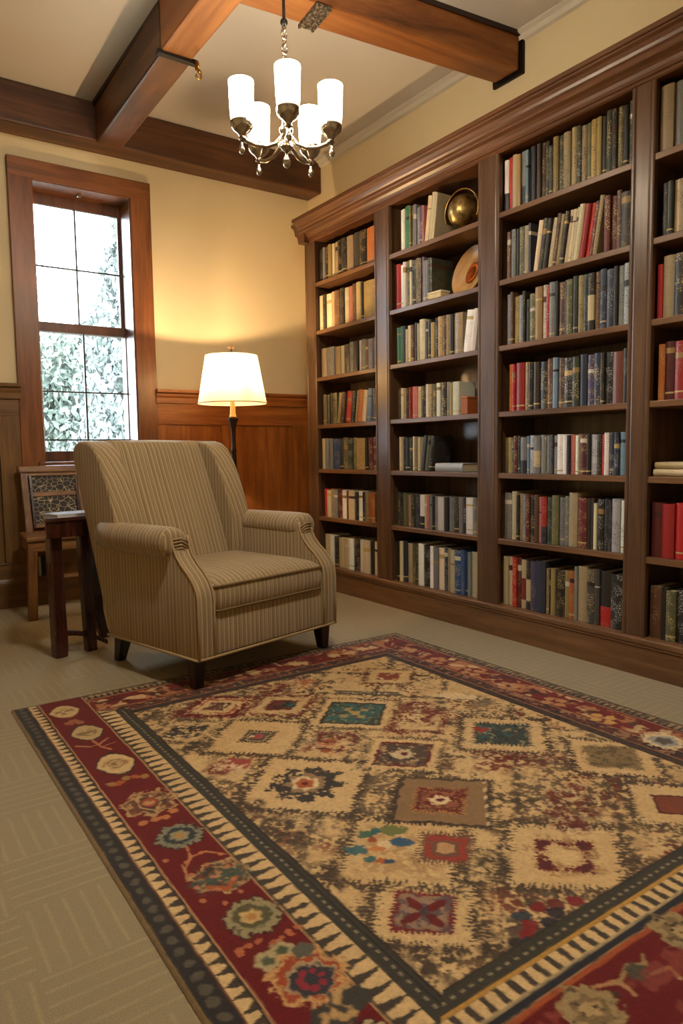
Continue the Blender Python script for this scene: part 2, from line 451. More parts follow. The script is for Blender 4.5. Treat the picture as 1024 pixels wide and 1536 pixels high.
# ------------------------------------------------------------------ camera
FPX, PITCH, ROLL, YAW = 1051.37, R(-4.9387), R(-.8188), R(34.6038)
fw = Vector((math.sin(YAW)*math.cos(PITCH), math.cos(YAW)*math.cos(PITCH), math.sin(PITCH)))
rt = Vector((math.cos(YAW), -math.sin(YAW), 0)); up = rt.cross(fw)
r2 = rt*math.cos(ROLL) + up*math.sin(ROLL); u2 = -rt*math.sin(ROLL) + up*math.cos(ROLL)
cam = bpy.data.cameras.new('camera'); co = bpy.data.objects.new('camera', cam); COL.objects.link(co)
M = Matrix((r2, u2, -fw)).transposed().to_4x4(); M.translation = (0, 0, 1)
co.matrix_world = M
cam.sensor_fit = 'VERTICAL'; cam.sensor_height = 36; cam.lens = FPX/1536*36; cam.clip_start = .02
SC.camera = co

# ------------------------------------------------------------------ daylight
w = bpy.data.worlds.new('sky'); SC.world = w; w.use_nodes = True
nt = w.node_tree; nt.nodes.clear()
out = nt.nodes.new('ShaderNodeOutputWorld'); bg = nt.nodes.new('ShaderNodeBackground')
bg.inputs[0].default_value = (.80, .90, 1.0, 1); bg.inputs[1].default_value = SKY_E
nt.links.new(bg.outputs[0], out.inputs[0])
def portal(x, y, z, sx, sz, rot):
    l = bpy.data.lights.new('window_portal', 'AREA'); l.shape = 'RECTANGLE'; l.size = sx; l.size_y = sz; l.cycles.is_portal = True
    o = bpy.data.objects.new('window_portal', l); COL.objects.link(o); o.location = (x, y, z); o.rotation_euler = rot
portal(1.37, 5.30, 1.87, .66, 1.85, (R(-90), 0, 0))
SC.view_settings.view_transform = 'Standard'; SC.view_settings.look = 'None'
SC.view_settings.gamma = 1; SC.view_settings.use_curve_mapping = False
SC.view_settings.exposure = EXPOSURE
SC.cycles.use_denoising = True
SC.cycles.max_bounces = 8; SC.cycles.diffuse_bounces = 5; SC.cycles.glossy_bounces = 3; SC.cycles.transparent_max_bounces = 12
SC.cycles.sample_clamp_indirect = 6; SC.cycles.caustics_reflective = False; SC.cycles.caustics_refractive = False
# ------------------------------------------------------------------ armchair
def set_uv(o, fn):
    me = o.data; uv = me.uv_layers.new(name='UVMap')
    for p in me.polygons:
        for li in p.loop_indices:
            uv.data[li].uv = fn(me.vertices[me.loops[li].vertex_index].co, p.normal)
def uv_auto(c, n):
    if abs(n.x) > .75: return (c.y, c.z)
    if abs(n.z) > .75: return (c.x, c.y)
    return (c.x, c.z)
def uv_arm(c, n):
    if n.y < -.3 and abs(n.x) < .7: return (c.x, c.z)
    return (c.y + .011, c.z + c.x)
CH = thing('armchair', 'tan striped upholstered wing armchair with rolled arms beside the floor lamp', 'armchair', (1.4233, 3.186, 0), R(14))
def fab(name, g, uvf=uv_auto, bevel=.012, seg=3, parent=CH, smooth=True):
    o = obj(name, g, M_fab, parent, smooth=smooth, bevel=bevel, seg=seg); set_uv(o, uvf); return o
HW = .425
fab('seat_base', Geo().box(-HW+.03, HW-.03, -.415, .272, .14, .335), bevel=.012)
S_PROF = [(-.425,.14),(-.428,.30),(-.427,.395),(-.42,.43),(-.40,.465),(-.365,.50),(-.325,.53),(-.29,.565),(-.268,.605),(-.258,.65)]
for s in (-1, 1):
    xi, xo = sorted((s*.335, s*HW))
    g = Geo().prism(S_PROF + [(.30,.66), (.31,.30), (.268,.14)], 'x', xi, xo)
    a = fab('arm', g, uv_arm, bevel=.014)
    rings = []
    for y, r in ((-.268,.030),(-.266,.046),(-.258,.058),(-.243,.066),(-.20,.069),(0,.068),(.18,.066),(.30,.062)):
        rings.append([(s*(.398)+ s*.012*(1-abs(math.cos(2*PI*k/20))) + r*1.02*math.cos(2*PI*k/20), y, .622 + r*math.sin(2*PI*k/20)) for k in range(20)])
    fab('arm_roll', Geo().loft(rings), uv_arm, bevel=0, parent=a)
    pg = Geo()
    for x in (xi+.004, xo-.004):
        pg.tube([(x, y-.003, z) for y, z in S_PROF], .0055, 8)
    # scroll pleats on the arm front
    for k in range(4):
        zz = .60 + k*.014
        pg.tube([(s*.345, -.272, zz-.02), (s*.38, -.276, zz), (s*.42, -.270, zz-.004)], .004, 6)
    obj('piping', pg, M_pipe, a, smooth=True)
# back pad and wings
BX = -.018
PAD = [(.15,.34),(.20,.50),(.258,.66),(.318,.80),(.38,.95),(.41,1.025),(.435,1.062),(.46,1.075),(.505,1.065),(.535,1.035),(.54,1.0),(.268,.16)]
stn = [(-.345,.05),(-.315,.022),(-.265,-.002),(-.15,-.014),(0,-.018),(.15,-.014),(.265,-.002),(.315,.022),(.345,.05)]
rings = []
for x, dy in stn:
    rings.append([(BX+x, y+(dy if i < 7 else 0), z - (.010 if abs(x) > .34 else .004*abs(x)/.3 if 5 <= i <= 9 else 0)) for i, (y, z) in enumerate(PAD)])
bk = fab('backrest', Geo().loft(rings), lambda c, n: (c.x, c.z), bevel=.012, seg=3)
WING = [(.15,.50),(.16,.66),(.19,.76),(.237,.88),(.292,.98),(.332,1.028),(.375,1.056),(.43,1.068),(.48,1.066),(.52,1.05),(.54,1.015),(.535,.97),(.268,.16),(.235,.16)]
for s in (-1, 1):
    xa, xb = sorted((BX+s*.28, BX+s*.408))
    fab('wing', Geo().prism(WING, 'x', xa, xb), lambda c, n: (c.x*.9 + (c.y if abs(n.x) > .6 else c.y*.4), c.z), bevel=.040, seg=6)
def rrect(x0, x1, y0, y1, r, n=6):
    p = []
    for cx, cy, a0 in ((x1-r, y0+r, -90), (x1-r, y1-r, 0), (x0+r, y1-r, 90), (x0+r, y0+r, 180)):
        for k in range(n+1):
            a = R(a0+90*k/n); p.append((cx+r*math.cos(a), cy+r*math.sin(a)))
    return p
def crect(i, z, b=0):
    pts = []
    for (x, y) in rrect(-.345+i, .345-i, -.425+i*.9, .235-i, .045):
        pts.append((x, y - b*max(0, 1-(x/.345)**2)*(1 if y < -.2 else 0), z))
    return pts
rings = [crect(.03,.326), crect(.008,.332,.006), crect(.0,.345,.012), crect(-.004,.39,.018), crect(-.001,.43,.014), crect(.004,.447,.010), crect(.03,.465,.004), crect(.08,.482), crect(.15,.493), crect(.22,.498), crect(.28,.50)]
cu = fab('seat_cushion', Geo().loft(rings), lambda c, n: (c.x, c.z - (c.y if n.z > .5 else 0)), bevel=0)
pg = Geo()
for i, z, b in ((.0,.441,.012), (.004,.336,.008)):
    ring = crect(i-.003, z, b); pg.tube(ring+[ring[0]], .0055, 8, cap=False)
obj('piping', pg, plain('dark_tan_piping', rgb(112,88,54), .9), cu, smooth=True)
obj('piping', Geo().tube([(-.428,.272,.145),(-.428,-.425,.145),(-.40,-.43,.145),(.40,-.43,.145),(.428,-.425,.145),(.428,.272,.145)], .006, 8), M_pipe, CH, smooth=True)
for lx, ly, ox, oy, zb in ((-.385,-.36,-.003,.0,.009), (.385,-.36,.012,.0,.0095), (-.355,.245,.0,.05,0), (.355,.245,.0,.05,0)):
    g = Geo(); r0, r1 = .034, .021
    g.loft([[(lx+ox+sx*r1, ly+oy+sy*r1, zb) for sx, sy in ((-1,-1),(1,-1),(1,1),(-1,1))], [(lx+sx*r0, ly+sy*r0, .15) for sx, sy in ((-1,-1),(1,-1),(1,1),(-1,1))]])
    obj('leg', g, W_legs, CH, bevel=.004, seg=2)

# ------------------------------------------------------------------ floor lamp
LP = thing('floor_lamp', 'lit floor lamp with cream tapered shade and dark bronze pole behind the armchair', 'lamp', (2.125, 4.36, 0))
obj('base', Geo().lathe([(.001,0),(.15,0),(.152,.012),(.13,.025),(.05,.035),(.025,.06)], 32), M_bronze, LP, smooth=True, sharp=40)
obj('pole', Geo().lathe([(.02,.05),(.021,.40),(.020,.80),(.0165,.98),(.015,1.0),(.019,1.01),(.019,1.02),(.015,1.03),(.014,1.10),(.018,1.16),(.028,1.205),(.036,1.225),(.036,1.235),(.02,1.24)], 20), M_bronze, LP, smooth=True, sharp=50)
obj('neck', Geo().lathe([(.022,1.238),(.026,1.245),(.020,1.26),(.017,1.32),(.013,1.36),(.012,1.46)], 20), plain('pale_brass', rgb(196,160,104), .35, .7), LP, smooth=True, sharp=50)
def shade_mat():
    t = NT('cream_lamp_linen'); n = t.noise(t.coord('Object', (1,1,6)), 160, 2)
    c = t.mix(n, rgb(238,224,196), rgb(250,240,218))
    d = t.n('ShaderNodeBsdfDiffuse'); tr = t.n('ShaderNodeBsdfTranslucent'); m = t.n('ShaderNodeMixShader'); m.inputs[0].default_value = .5
    t.l(c, d.inputs[0]); t.l(c, tr.inputs[0]); t.l(d.outputs[0], m.inputs[1]); t.l(tr.outputs[0], m.inputs[2]); t.l(m.outputs[0], t.out.inputs[0]); return t.m
sh = obj('lamp_shade', Geo().loft([[(r*math.cos(2*PI*k/48), r*math.sin(2*PI*k/48), z) for k in range(48)] for r, z in ((.231,1.332),(.172,1.655))], cap=False), shade_mat(), LP, smooth=True)
M_st = plain('shade_trim', rgb(222,200,158), .8)
for z_, r_ in ((1.334, .231), (1.653, .172)): obj('shade_trim', Geo().torus((0,0,z_), r_, .004, 'z', 48, 6), M_st, sh, smooth=True)
g = Geo()
for a in (0, 2.094, 4.189): g.tube([(.012*math.cos(a), .012*math.sin(a), 1.648), (.172*math.cos(a), .172*math.sin(a), 1.648)], .0025, 6)
for s in (-1, 1): g.tube([(0,0,1.44),(0,s*.05,1.48),(0,s*.055,1.57),(0,s*.03,1.63),(0,0,1.648)], .003, 6)
obj('harp', g, M_bronze, LP, smooth=True)
obj('finial', Geo().lathe([(.004,1.648),(.005,1.67),(.014,1.675),(.006,1.685),(.008,1.695),(.022,1.705),(.024,1.712),(.010,1.715)], 14), M_bronze, LP, smooth=True, sharp=50)
WARM = (1.0, .66, .34)
M_bulb = glow('warm_bulb', (1.0,.78,.5,1), LAMP_BULB)
obj('bulb', Geo().sphere((0,0,1.555), .022, .022, .03, 14, 10), M_bulb, LP, smooth=True)
def point(x, y, z, watts, r, c=WARM):
    l = bpy.data.lights.new('bulb_light', 'POINT'); l.energy = watts; l.color = c; l.shadow_soft_size = r
    o = bpy.data.objects.new('bulb_light', l); COL.objects.link(o); o.location = (x, y, z); return o
point(2.125, 4.36, 1.592, LAMP_W, .012)

# ------------------------------------------------------------------ chandelier
CX, CY = 1.60, 2.695
CD = thing('chandelier', 'polished chandelier with five glowing frosted glass cylinders hanging from the ceiling', 'chandelier', (CX, CY, 2.30))
def rel(z): return z-2.30
ns = 24
obj('stem', Geo().lathe([(.004,-.02),(.018,-.012),(.03,0),(.02,.012),(.014,.03),(.016,.05),(.028,.062),(.03,.075),(.018,.09),(.016,.13),(.03,.142),(.034,.152),(.02,.168),(.012,.19),(.012,.33),(.02,.34),(.008,.36)], ns), M_nickel, CD, smooth=True, sharp=50)
obj('drop_finial', Geo().lathe([(.003,-.085),(.012,-.078),(.018,-.062),(.013,-.045),(.006,-.032),(.006,-.015)], 16), M_nickel, CD, smooth=True)
def frosted():
    t = NT('lit_frosted_glass'); e = t.n('ShaderNodeEmission'); e.inputs[0].default_value = (1.0,.83,.60,1)
    c = t.n('ShaderNodeTexCoord'); s_ = t.n('ShaderNodeSeparateXYZ'); t.l(c.outputs['Generated'], s_.inputs[0])
    r_ = t.ramp(s_.outputs[2], [(.0, (.018,.018,.018,1)), (.10, (.06,.06,.06,1)), (.26, (1,1,1,1))])
    t.l(t.math('MULTIPLY', r_, CHAND_E), e.inputs[1]); t.l(e.outputs[0], t.out.inputs[0]); return t.m
M_glow = frosted()
th0 = math.atan2(-CY, -CX)
for k in range(5):
    a = th0 + R(72*k + 3); ca, sa = math.cos(a), math.sin(a); RR = .195
    def P(r, z): return (r*ca, r*sa, z)
    arm = obj('arm', Geo().tube([P(.012,.050), P(.045,.010), P(.09,-.010), P(.14,-.012), P(.178,-.002), P(.194,.014), P(.196,.03)], [.010,.009,.0085,.0085,.009,.010,.010], 10), M_nickel, CD, smooth=True)
    obj('cup', Geo().lathe([(.008,-.004),(.017,.002),(.012,.012),(.02,.024),(.034,.034),(.045,.048),(.049,.064),(.049,.069),(.038,.069)], 24, P(RR,0)), M_nickel, arm, smooth=True, sharp=50)
    obj('glass_shade', Geo().lathe([(.044,.068),(.047,.08),(.050,.14),(.0525,.232),(.050,.2335),(.047,.215)], 28, P(RR,0)), M_glow, arm, smooth=True)
    obj('drop', Geo().lathe([(.003,-.058),(.009,-.052),(.013,-.040),(.009,-.028),(.005,-.018),(.008,.0)], 12, P(RR+.004,0)), M_nickel, arm, smooth=True)
g = Geo()
zc = .372
for i in range(5):
    t0 = len(g.v); g.torus((0,0,0), .013, .0032, 'x', 14, 6)
    g.xf(Matrix.Translation((0,0,zc+i*.030)) @ Matrix.Rotation(R(90*(i % 2)), 4, 'Z') @ Matrix.Diagonal((1,1,1.5,1)), t0)
obj('chain', g, M_nickel, CD, smooth=True)
obj('rod', Geo().tube([(0,0,.50),(0,0,.98)], .0065, 10), M_iron, CD, smooth=True)
obj('canopy', Geo().lathe([(.006,.955),(.03,.965),(.055,.985),(.06,1.0),(.001,1.0)], 24), M_iron, CD, smooth=True)
obj('swivel', Geo().sphere((0,0,.508), .016), M_iron, CD, smooth=True)

# unseen ceiling fill light, added to brighten the near end of the room
CL = thing('added_fill_light', 'added unseen round fill light above the near end of the rug', 'fill light', (1.15, 1.45, ZC))
obj('rim', Geo().lathe([(.001,0),(.20,0),(.20,-.03),(.19,-.035)], 32), M_bronze, CL, smooth=True, sharp=40)
obj('diffuser', Geo().lathe([(.19,-.03),(.17,-.06),(.10,-.085),(.001,-.095)], 32), glow('fill_light_glow', (1.0,.91,.78,1), FILL_E), CL, smooth=True)

# ------------------------------------------------------------------ dark side table
TB = thing('side_table', 'small dark mahogany side table between the oak chair and the armchair', 'side table', (.915, 3.735, 0), R(14))
def demilune(e):
    return [(-.25+e,-.18+e),(.20-e,-.18+e),(.21-e,-.10),(.20-e,.03),(.155-e*.7,.13-e*.7),(.08,.19-e),(-.01,.19-e),(-.09+e*.7,.135-e*.7),(-.16+e,.03),(-.215+e,-.09)]
top = demilune(0)
obj('tabletop', Geo().prism(top, 'z', .682, .702), W_darkx, TB, bevel=.004)
obj('apron', Geo().prism(demilune(.01), 'z', .605, .682), W_dark, TB, bevel=.003)
def leg(parent, m, pts, w, d, bev=.005, name='leg'):
    """square leg lofted through (x, y, z) stations"""
    rings = []
    for i, (x, y, z) in enumerate(pts):
        ww = w[i] if isinstance(w, list) else w
        rings.append([(x-ww/2, y-d/2, z), (x+ww/2, y-d/2, z), (x+ww/2, y+d/2, z), (x-ww/2, y+d/2, z)])
    return obj(name, Geo().loft(rings), m, parent, bevel=bev)
leg(TB, W_dark, [(-.160,-.082,0),(-.158,-.082,.05),(-.163,-.085,.30),(-.168,-.09,.605)], [.06,.068,.062,.062], .055)
leg(TB, W_dark, [(.0,-.092,0),(-.006,-.092,.3),(-.014,-.092,.605)], [.052,.056,.06], .05)
leg(TB, W_dark, [(.190,.10,0),(.170,.10,.06),(.148,.10,.16),(.140,.10,.30),(.14,.10,.605)], [.045,.05,.056,.06,.06], .05)
g = Geo()
arc = [(-.16+.25*t, -.082-.01*t, .115-.09*t*t) for t in [i/10 for i in range(11)]]
g.loft([[(x, y-.014, z-.012), (x, y+.014, z-.012), (x, y+.014, z+.012), (x, y-.014, z+.012)] for x, y, z in arc])
obj('stretcher', g, W_dark, TB, bevel=.002)
MZ = thing('magazine', 'thin glossy pale magazine lying on the dark side table', 'magazine', (.92, 3.745, .7025), R(14))
obj('cover', Geo().box(-.165,.14,-.13,.04,.0085,.0095).box(-.165,.14,-.13,.04,0,.001).box(-.166,-.164,-.13,.04,0,.0095), plain('glossy_pale_cover', rgb(176,178,186), .15, 0, .1, 8), MZ)
obj('pages', Geo().box(-.163,.138,-.128,.038,.001,.0085), plain('magazine_paper', rgb(220,212,196), .8), MZ)

# ------------------------------------------------------------------ oak chair by the window
OC = thing('wooden_chair', 'oak chair with dark woven back panels standing under the window', 'chair', (0, 0, 0))
def wv():
    t = NT('dark_woven_cane'); v = t.coord('Object', (1,.3,1.25))
    x = t.n('ShaderNodeTexVoronoi', feature='DISTANCE_TO_EDGE'); x.inputs['Scale'].default_value = 30; x.inputs['Randomness'].default_value = .75
    t.l(v, x.inputs['Vector'])
    e = t.ramp(x.outputs[0], [(.012, rgb(188,170,136)), (.045, rgb(22,15,10))])
    t.bsdf(e, .6, bump=x.outputs[0], bstr=.4, bdist=.004); return t.m
M_cane = wv()
xl, xr = .875, 1.255
def slab(p0, p1, wx, wy):   # leaning stile between two points
    return [[(p[0]-wx/2, p[1]-wy/2, p[2]), (p[0]+wx/2, p[1]-wy/2, p[2]), (p[0]+wx/2, p[1]+wy/2, p[2]), (p[0]-wx/2, p[1]+wy/2, p[2])] for p in (p0, p1)]
obj('leg', Geo().loft(slab((.832,4.53,0),(.842,4.50,.46),.052,.05)), W_chair['z'], OC, bevel=.004)
obj('leg', Geo().loft(slab((1.225,4.53,0),(1.225,4.50,.46),.05,.05)), W_chair['z'], OC, bevel=.004)
for x in (xl+.02, xr-.01):
    obj('leg', Geo().loft(slab((x,4.90,0),(x,4.84,.46),.042,.045)), W_chair['z'], OC, bevel=.004)
    obj('back_stile', Geo().loft(slab((x,4.82,.46),(x-.004,4.93,.925),.045,.035)), W_chair['z'], OC, bevel=.005)
def yat(z): return 4.82+.11*(z-.46)/.465
def rail(z0, z1, d=.028, ex=0, W=None):
    g = Geo(); ya, yb = yat(z0), yat(z1)
    g.loft([[(xl-ex, ya-d/2, z0), (xr+ex, ya-d/2, z0), (xr+ex, ya+d/2, z0), (xl-ex, ya+d/2, z0)], [(xl-ex, yb-d/2, z1), (xr+ex, yb-d/2, z1), (xr+ex, yb+d/2, z1), (xl-ex, yb+d/2, z1)]]); return g
obj('top_rail', rail(.888, .935, .05, .018), W_chair['x'], OC, bevel=.012, seg=3)
obj('mid_rail', rail(.735, .765, .026, -.02), W_chair['x'], OC, bevel=.004)
obj('mid_rail', rail(.535, .565, .026, -.02), W_chair['x'], OC, bevel=.004)
obj('mid_rail', rail(.868, .888, .034, -.02), W_chair['x'], OC, bevel=.003)
for z0, z1 in ((.565,.735), (.765,.868)):
    obj('woven_panel', rail(z0, z1, .014, -.045), M_cane, OC)
for x in (xl+.05, xr-.045): obj('inner_frame', Geo().loft(slab((x,4.812,.54),(x,4.905,.87),.014,.034)), W_dark, OC)
obj('seat', Geo().prism([(.805,4.46),(1.265,4.46),(1.245,4.85),(.835,4.85)], 'z', .485, .515), W_chair['x'], OC, bevel=.008, seg=3)
obj('seat_rail', Geo().prism([(.815,4.475),(1.255,4.475),(1.235,4.84),(.845,4.84)], 'z', .425, .485), W_chair['x'], OC, bevel=.004)
# ------------------------------------------------------------------ bookcase
XF, XBK = 2.7935, 3.10
ZS = [2.208, 1.868, 1.535, 1.195, .874, .525, .169]          # shelf tops, top shelf first
POSTS = [(4.332, 4.468), (3.487, 3.636), (2.5825, 2.730), (1.7287, 1.8366), (.86, .98)]
BAYS = [(3.636, 4.332), (2.730, 3.487), (1.8366, 2.5825), (.98, 1.7287)]
BC = thing('bookcase', 'long built-in dark wood bookcase with crown moulding filling the right wall', 'bookcase', (XF, 2.66, 0))
def bcp(name, g, m, **k):
    g.xf(Matrix.Translation((-XF, -2.66, 0)))
    return obj(name, g, m, BC, **k)
for a, b in POSTS:
    g = Geo().box(XF, XBK, a+.02, b-.02, 0, 2.52)
    bcp('partition', g, W_case['z'])
    pr = [(XF+.02, a), (XF-.004, a), (XF-.008, a+.006), (XF-.008, a+.014), (XF-.004, a+.020), (XF-.006, a+.026), (XF-.006, b-.026), (XF-.004, b-.020), (XF-.008, b-.014), (XF-.008, b-.006), (XF-.004, b), (XF+.02, b)]
    bcp('post', Geo().prism(pr, 'z', .165, 2.52), W_case['z'])
bcp('back_panel', Geo().box(XBK, XBK+.012, .86, 4.468, 0, 2.6), W_back)
for a, b in BAYS:
    for z in ZS[:-1]:
        bcp('shelf', Geo().box(XF-.002, XBK, a-.02, b+.02, z-.028, z), W_shelf, bevel=.003)
bcp('bottom_shelf', Geo().box(XF-.03, XBK, .86, 4.468, .139, .169), W_shelf, bevel=.008, seg=3)
bcp('plinth', Geo().prism([(XF-.02, 0), (XF-.02, .125), (XF-.026, .132), (XF-.026, .139), (XF+.1, .139), (XF+.1, 0)], 'y', .86, 4.468), W_shelf)
cr = [(XBK,2.50),(XF-.004,2.50),(XF-.012,2.505),(XF-.012,2.517),(XF-.020,2.520),(XF-.020,2.535),(XF-.026,2.548),(XF-.038,2.560),(XF-.056,2.570),(XF-.060,2.576),(XF-.060,2.592),(XF-.068,2.600),(XF-.072,2.612),(XF-.082,2.626),(XF-.096,2.634),(XF-.100,2.640),(XF-.110,2.642),(XF-.110,2.662),(XBK,2.662)]
W_crown = wood('crown_wood', rgb(74,45,25), rgb(98,62,36), rgb(114,75,46), 'y', .36)
bcp('crown_molding', Geo().prism(cr, 'y', .80, 4.47), W_crown)
bcp('crown_molding', Geo().prism([(4.468 + (XF-p[0]), p[1]) for p in cr[1:-1]] + [(4.40, 2.662), (4.40, 2.50)], 'x', XF-.05, XBK), W_crown)

# ------------------------------------------------------------------ books
CL = dict(w=(230,226,214), c=(208,192,156), t=(164,144,110), y=(164,140,86), o=(186,104,42), r=(166,24,26), m=(92,24,28), p=(186,110,104),
          b=(96,64,42), u=(120,62,40), d=(52,36,27), k=(26,25,26), K=(62,60,58), g=(38,50,38), G=(34,120,84), e=(96,94,62), n=(34,42,62),
          B=(34,76,132), L=(112,138,160), s=(124,126,126), S=(186,188,190), T=(40,110,114), v=(74,70,104))
CN = dict(w='white', c='cream', t='tan', y='ochre', o='orange', r='red', m='maroon', p='pink', b='brown', u='rust', d='dark brown', k='black', K='charcoal',
          g='dark green', G='green', e='olive', n='navy', B='blue', L='pale blue', s='grey', S='silver', T='teal', v='violet')
def book_mat():
    t = NT('book_cover')
    a = t.n('ShaderNodeAttribute'); a.attribute_name = 'col'
    k = t.n('ShaderNodeAttribute'); k.attribute_name = 'ink'
    c = t.n('ShaderNodeTexCoord'); sp = t.n('ShaderNodeSeparateXYZ'); t.l(c.outputs['UV'], sp.inputs[0])
    cb = t.n('ShaderNodeCombineXYZ'); t.l(sp.outputs[0], cb.inputs[0]); t.l(sp.outputs[1], cb.inputs[1])
    n = t.noise(cb.outputs[0], 175, 2, .6)
    lo = t.noise(cb.outputs[0], 16, 2, .5)
    glyph = t.ramp(n, [(.53, (0,0,0,1)), (.60, (1,1,1,1))])
    area = t.ramp(lo, [(.46, (0,0,0,1)), (.54, (.85,.85,.85,1))])
    f = t.math('MULTIPLY', t.math('MULTIPLY', glyph, area), k.outputs['Alpha'])
    wear = t.noise(cb.outputs[0], 60, 4, .7)
    base = t.mix(t.math('MULTIPLY', wear, .35), a.outputs['Color'], t.mix(.5, a.outputs['Color'], (.16,.13,.09,1)))
    col = t.mix(f, base, k.outputs['Color'])
    t.bsdf(col, .42, spec=.45); return t.m
def page_mat():
    t = NT('book_pages'); n = t.noise(t.coord('Object', (60, 900, 20)), 1, 3)
    t.bsdf(t.ramp(n, [(.35, rgb(170,150,112)), (.65, rgb(214,198,160))]), .85); return t.m
M_book, M_page = book_mat(), page_mat()
def lc(c): return tuple(lin(x) for x in c)
def book_geo(w, h, d, letter, flags, rnd, off=(0,0,0), M=None):
    """cover as a U of boards and rounded spine, cut in height bands; returns cover and page-block geometry"""
    kf = rnd.uniform(.84, 1.12); base = [min(255, max(0, x*kf*rnd.uniform(.97, 1.03))) for x in CL[letter]]
    lum = sum(base)/3
    ink = (208,186,128) if lum < 110 else (44,32,26)
    if letter in 'kng' and rnd.random() < .4: ink = (196,196,190)
    dens = .9 if '!' in flags else (.4 if rnd.random() < .6 else 0.0)
    bands = [(0, h, base, dens)]
    def lay(z0, z1, c, d_):
        out = []
        for a, b, cc, dd in bands:
            if b <= z0 or a >= z1: out.append((a, b, cc, dd)); continue
            if a < z0: out.append((a, z0, cc, dd))
            out.append((max(a, z0), min(b, z1), c, d_))
            if b > z1: out.append((z1, b, cc, dd))
        return sorted(out)
    if '=' in flags: bands = lay(0, h*.36, (170,26,24) if letter == 'k' else (30,36,52), .3)
    elif '~' in flags: bands = lay(h*.18, h*.62, (190,172,132) if lum < 130 else (120,40,34), .8)
    elif rnd.random() < .32:
        z = h*rnd.uniform(.62, .8); q = rnd.choice([(188,160,100), (150,120,70), (60,24,22), (24,24,26), (200,190,170)])
        bands = lay(z, z+h*rnd.uniform(.02, .12), q, 0)
    if rnd.random() < .3:
        z = h*rnd.uniform(.05, .12); bands = lay(z, z+.007, (186,164,112), 0)
    t = min(.003, w*.16); bul = min(.007, w*.22); ns = 6
    sp = [(bul*(abs(2*i/ns-1)**2), -w/2 + w*i/ns) for i in range(ns+1)]
    loop = [(d, -w/2)] + sp + [(d, w/2), (d, w/2-t), (bul+t, w/2-t), (bul+t, -w/2+t), (d, -w/2+t)]
    n = len(loop); zs = [bands[0][0]] + [b[1] for b in bands]
    g = Geo(); su, sv = rnd.uniform(0, 50), rnd.uniform(0, 50)
    def face(vs, col, ik, uvs):
        g.add(vs, [tuple(range(len(vs)))], uvs=[uvs], cols=[lc(col)+(1,)]*1, inks=[lc(ink)+(ik,)])
    for z0, z1, col, dn in bands:
        for i in range(n):
            j = (i+1) % n; a, b = loop[i], loop[j]
            onspine = 1 <= i < 1+ns and 1 <= i < ns+1
            ik = dn if (1 <= i-1 <= ns-2 or (1 <= i <= ns)) else 0
            ik = dn if 1 <= i <= ns else (dn*.5 if i in (0, ns+1) else 0)
            if onspine: uv = [(su+a[1], sv+z0), (su+b[1], sv+z0), (su+b[1], sv+z1), (su+a[1], sv+z1)]
            else: uv = [(su+a[0]+5, sv+z0), (su+b[0]+5, sv+z0), (su+b[0]+5, sv+z1), (su+a[0]+5, sv+z1)]
            face([(a[0],a[1],z0),(b[0],b[1],z0),(b[0],b[1],z1),(a[0],a[1],z1)][::-1], col, ik, uv[::-1])
    for z, dr in ((0, 1), (h, -1)):
        col = bands[0][2] if z == 0 else bands[-1][2]
        top = [loop[0]] + sp + [loop[ns+2]]
        outer = loop[:ns+3]; inner = loop[ns+3:]
        # boards and spine as quads so the top stays a clean U
        quads = [[loop[0], loop[1], inner[2], inner[3]], [loop[ns+1], loop[ns+2], inner[0], inner[1]], sp + [inner[1], inner[2]]]
        for q in quads:
            vs = [(p[0], p[1], z) for p in q]
            if dr < 0: vs = vs
            else: vs = vs[::-1]
            face(vs, col, 0, [(su, sv)]*len(vs))
    pg = Geo().box(bul+t, d-.004, -w/2+t, w/2-t, .003, h-.004)
    return g, pg
def book_mesh(name, g):
    me = bpy.data.meshes.new(name); me.from_pydata(g.v, [], g.f); me.materials.append(M_book)
    a = me.attributes.new('col', 'FLOAT_COLOR', 'CORNER'); b = me.attributes.new('ink', 'FLOAT_COLOR', 'CORNER')
    A, B_, U = [], [], []
    for f, c, i, u in zip(g.f, g.col, g.ink, g.uv):
        for k in range(len(f)): A += c; B_ += i; U += u[k]
    a.data.foreach_set('color', A); b.data.foreach_set('color', B_)
    me.uv_layers.new(name='UVMap').data.foreach_set('uv', U)
    return me
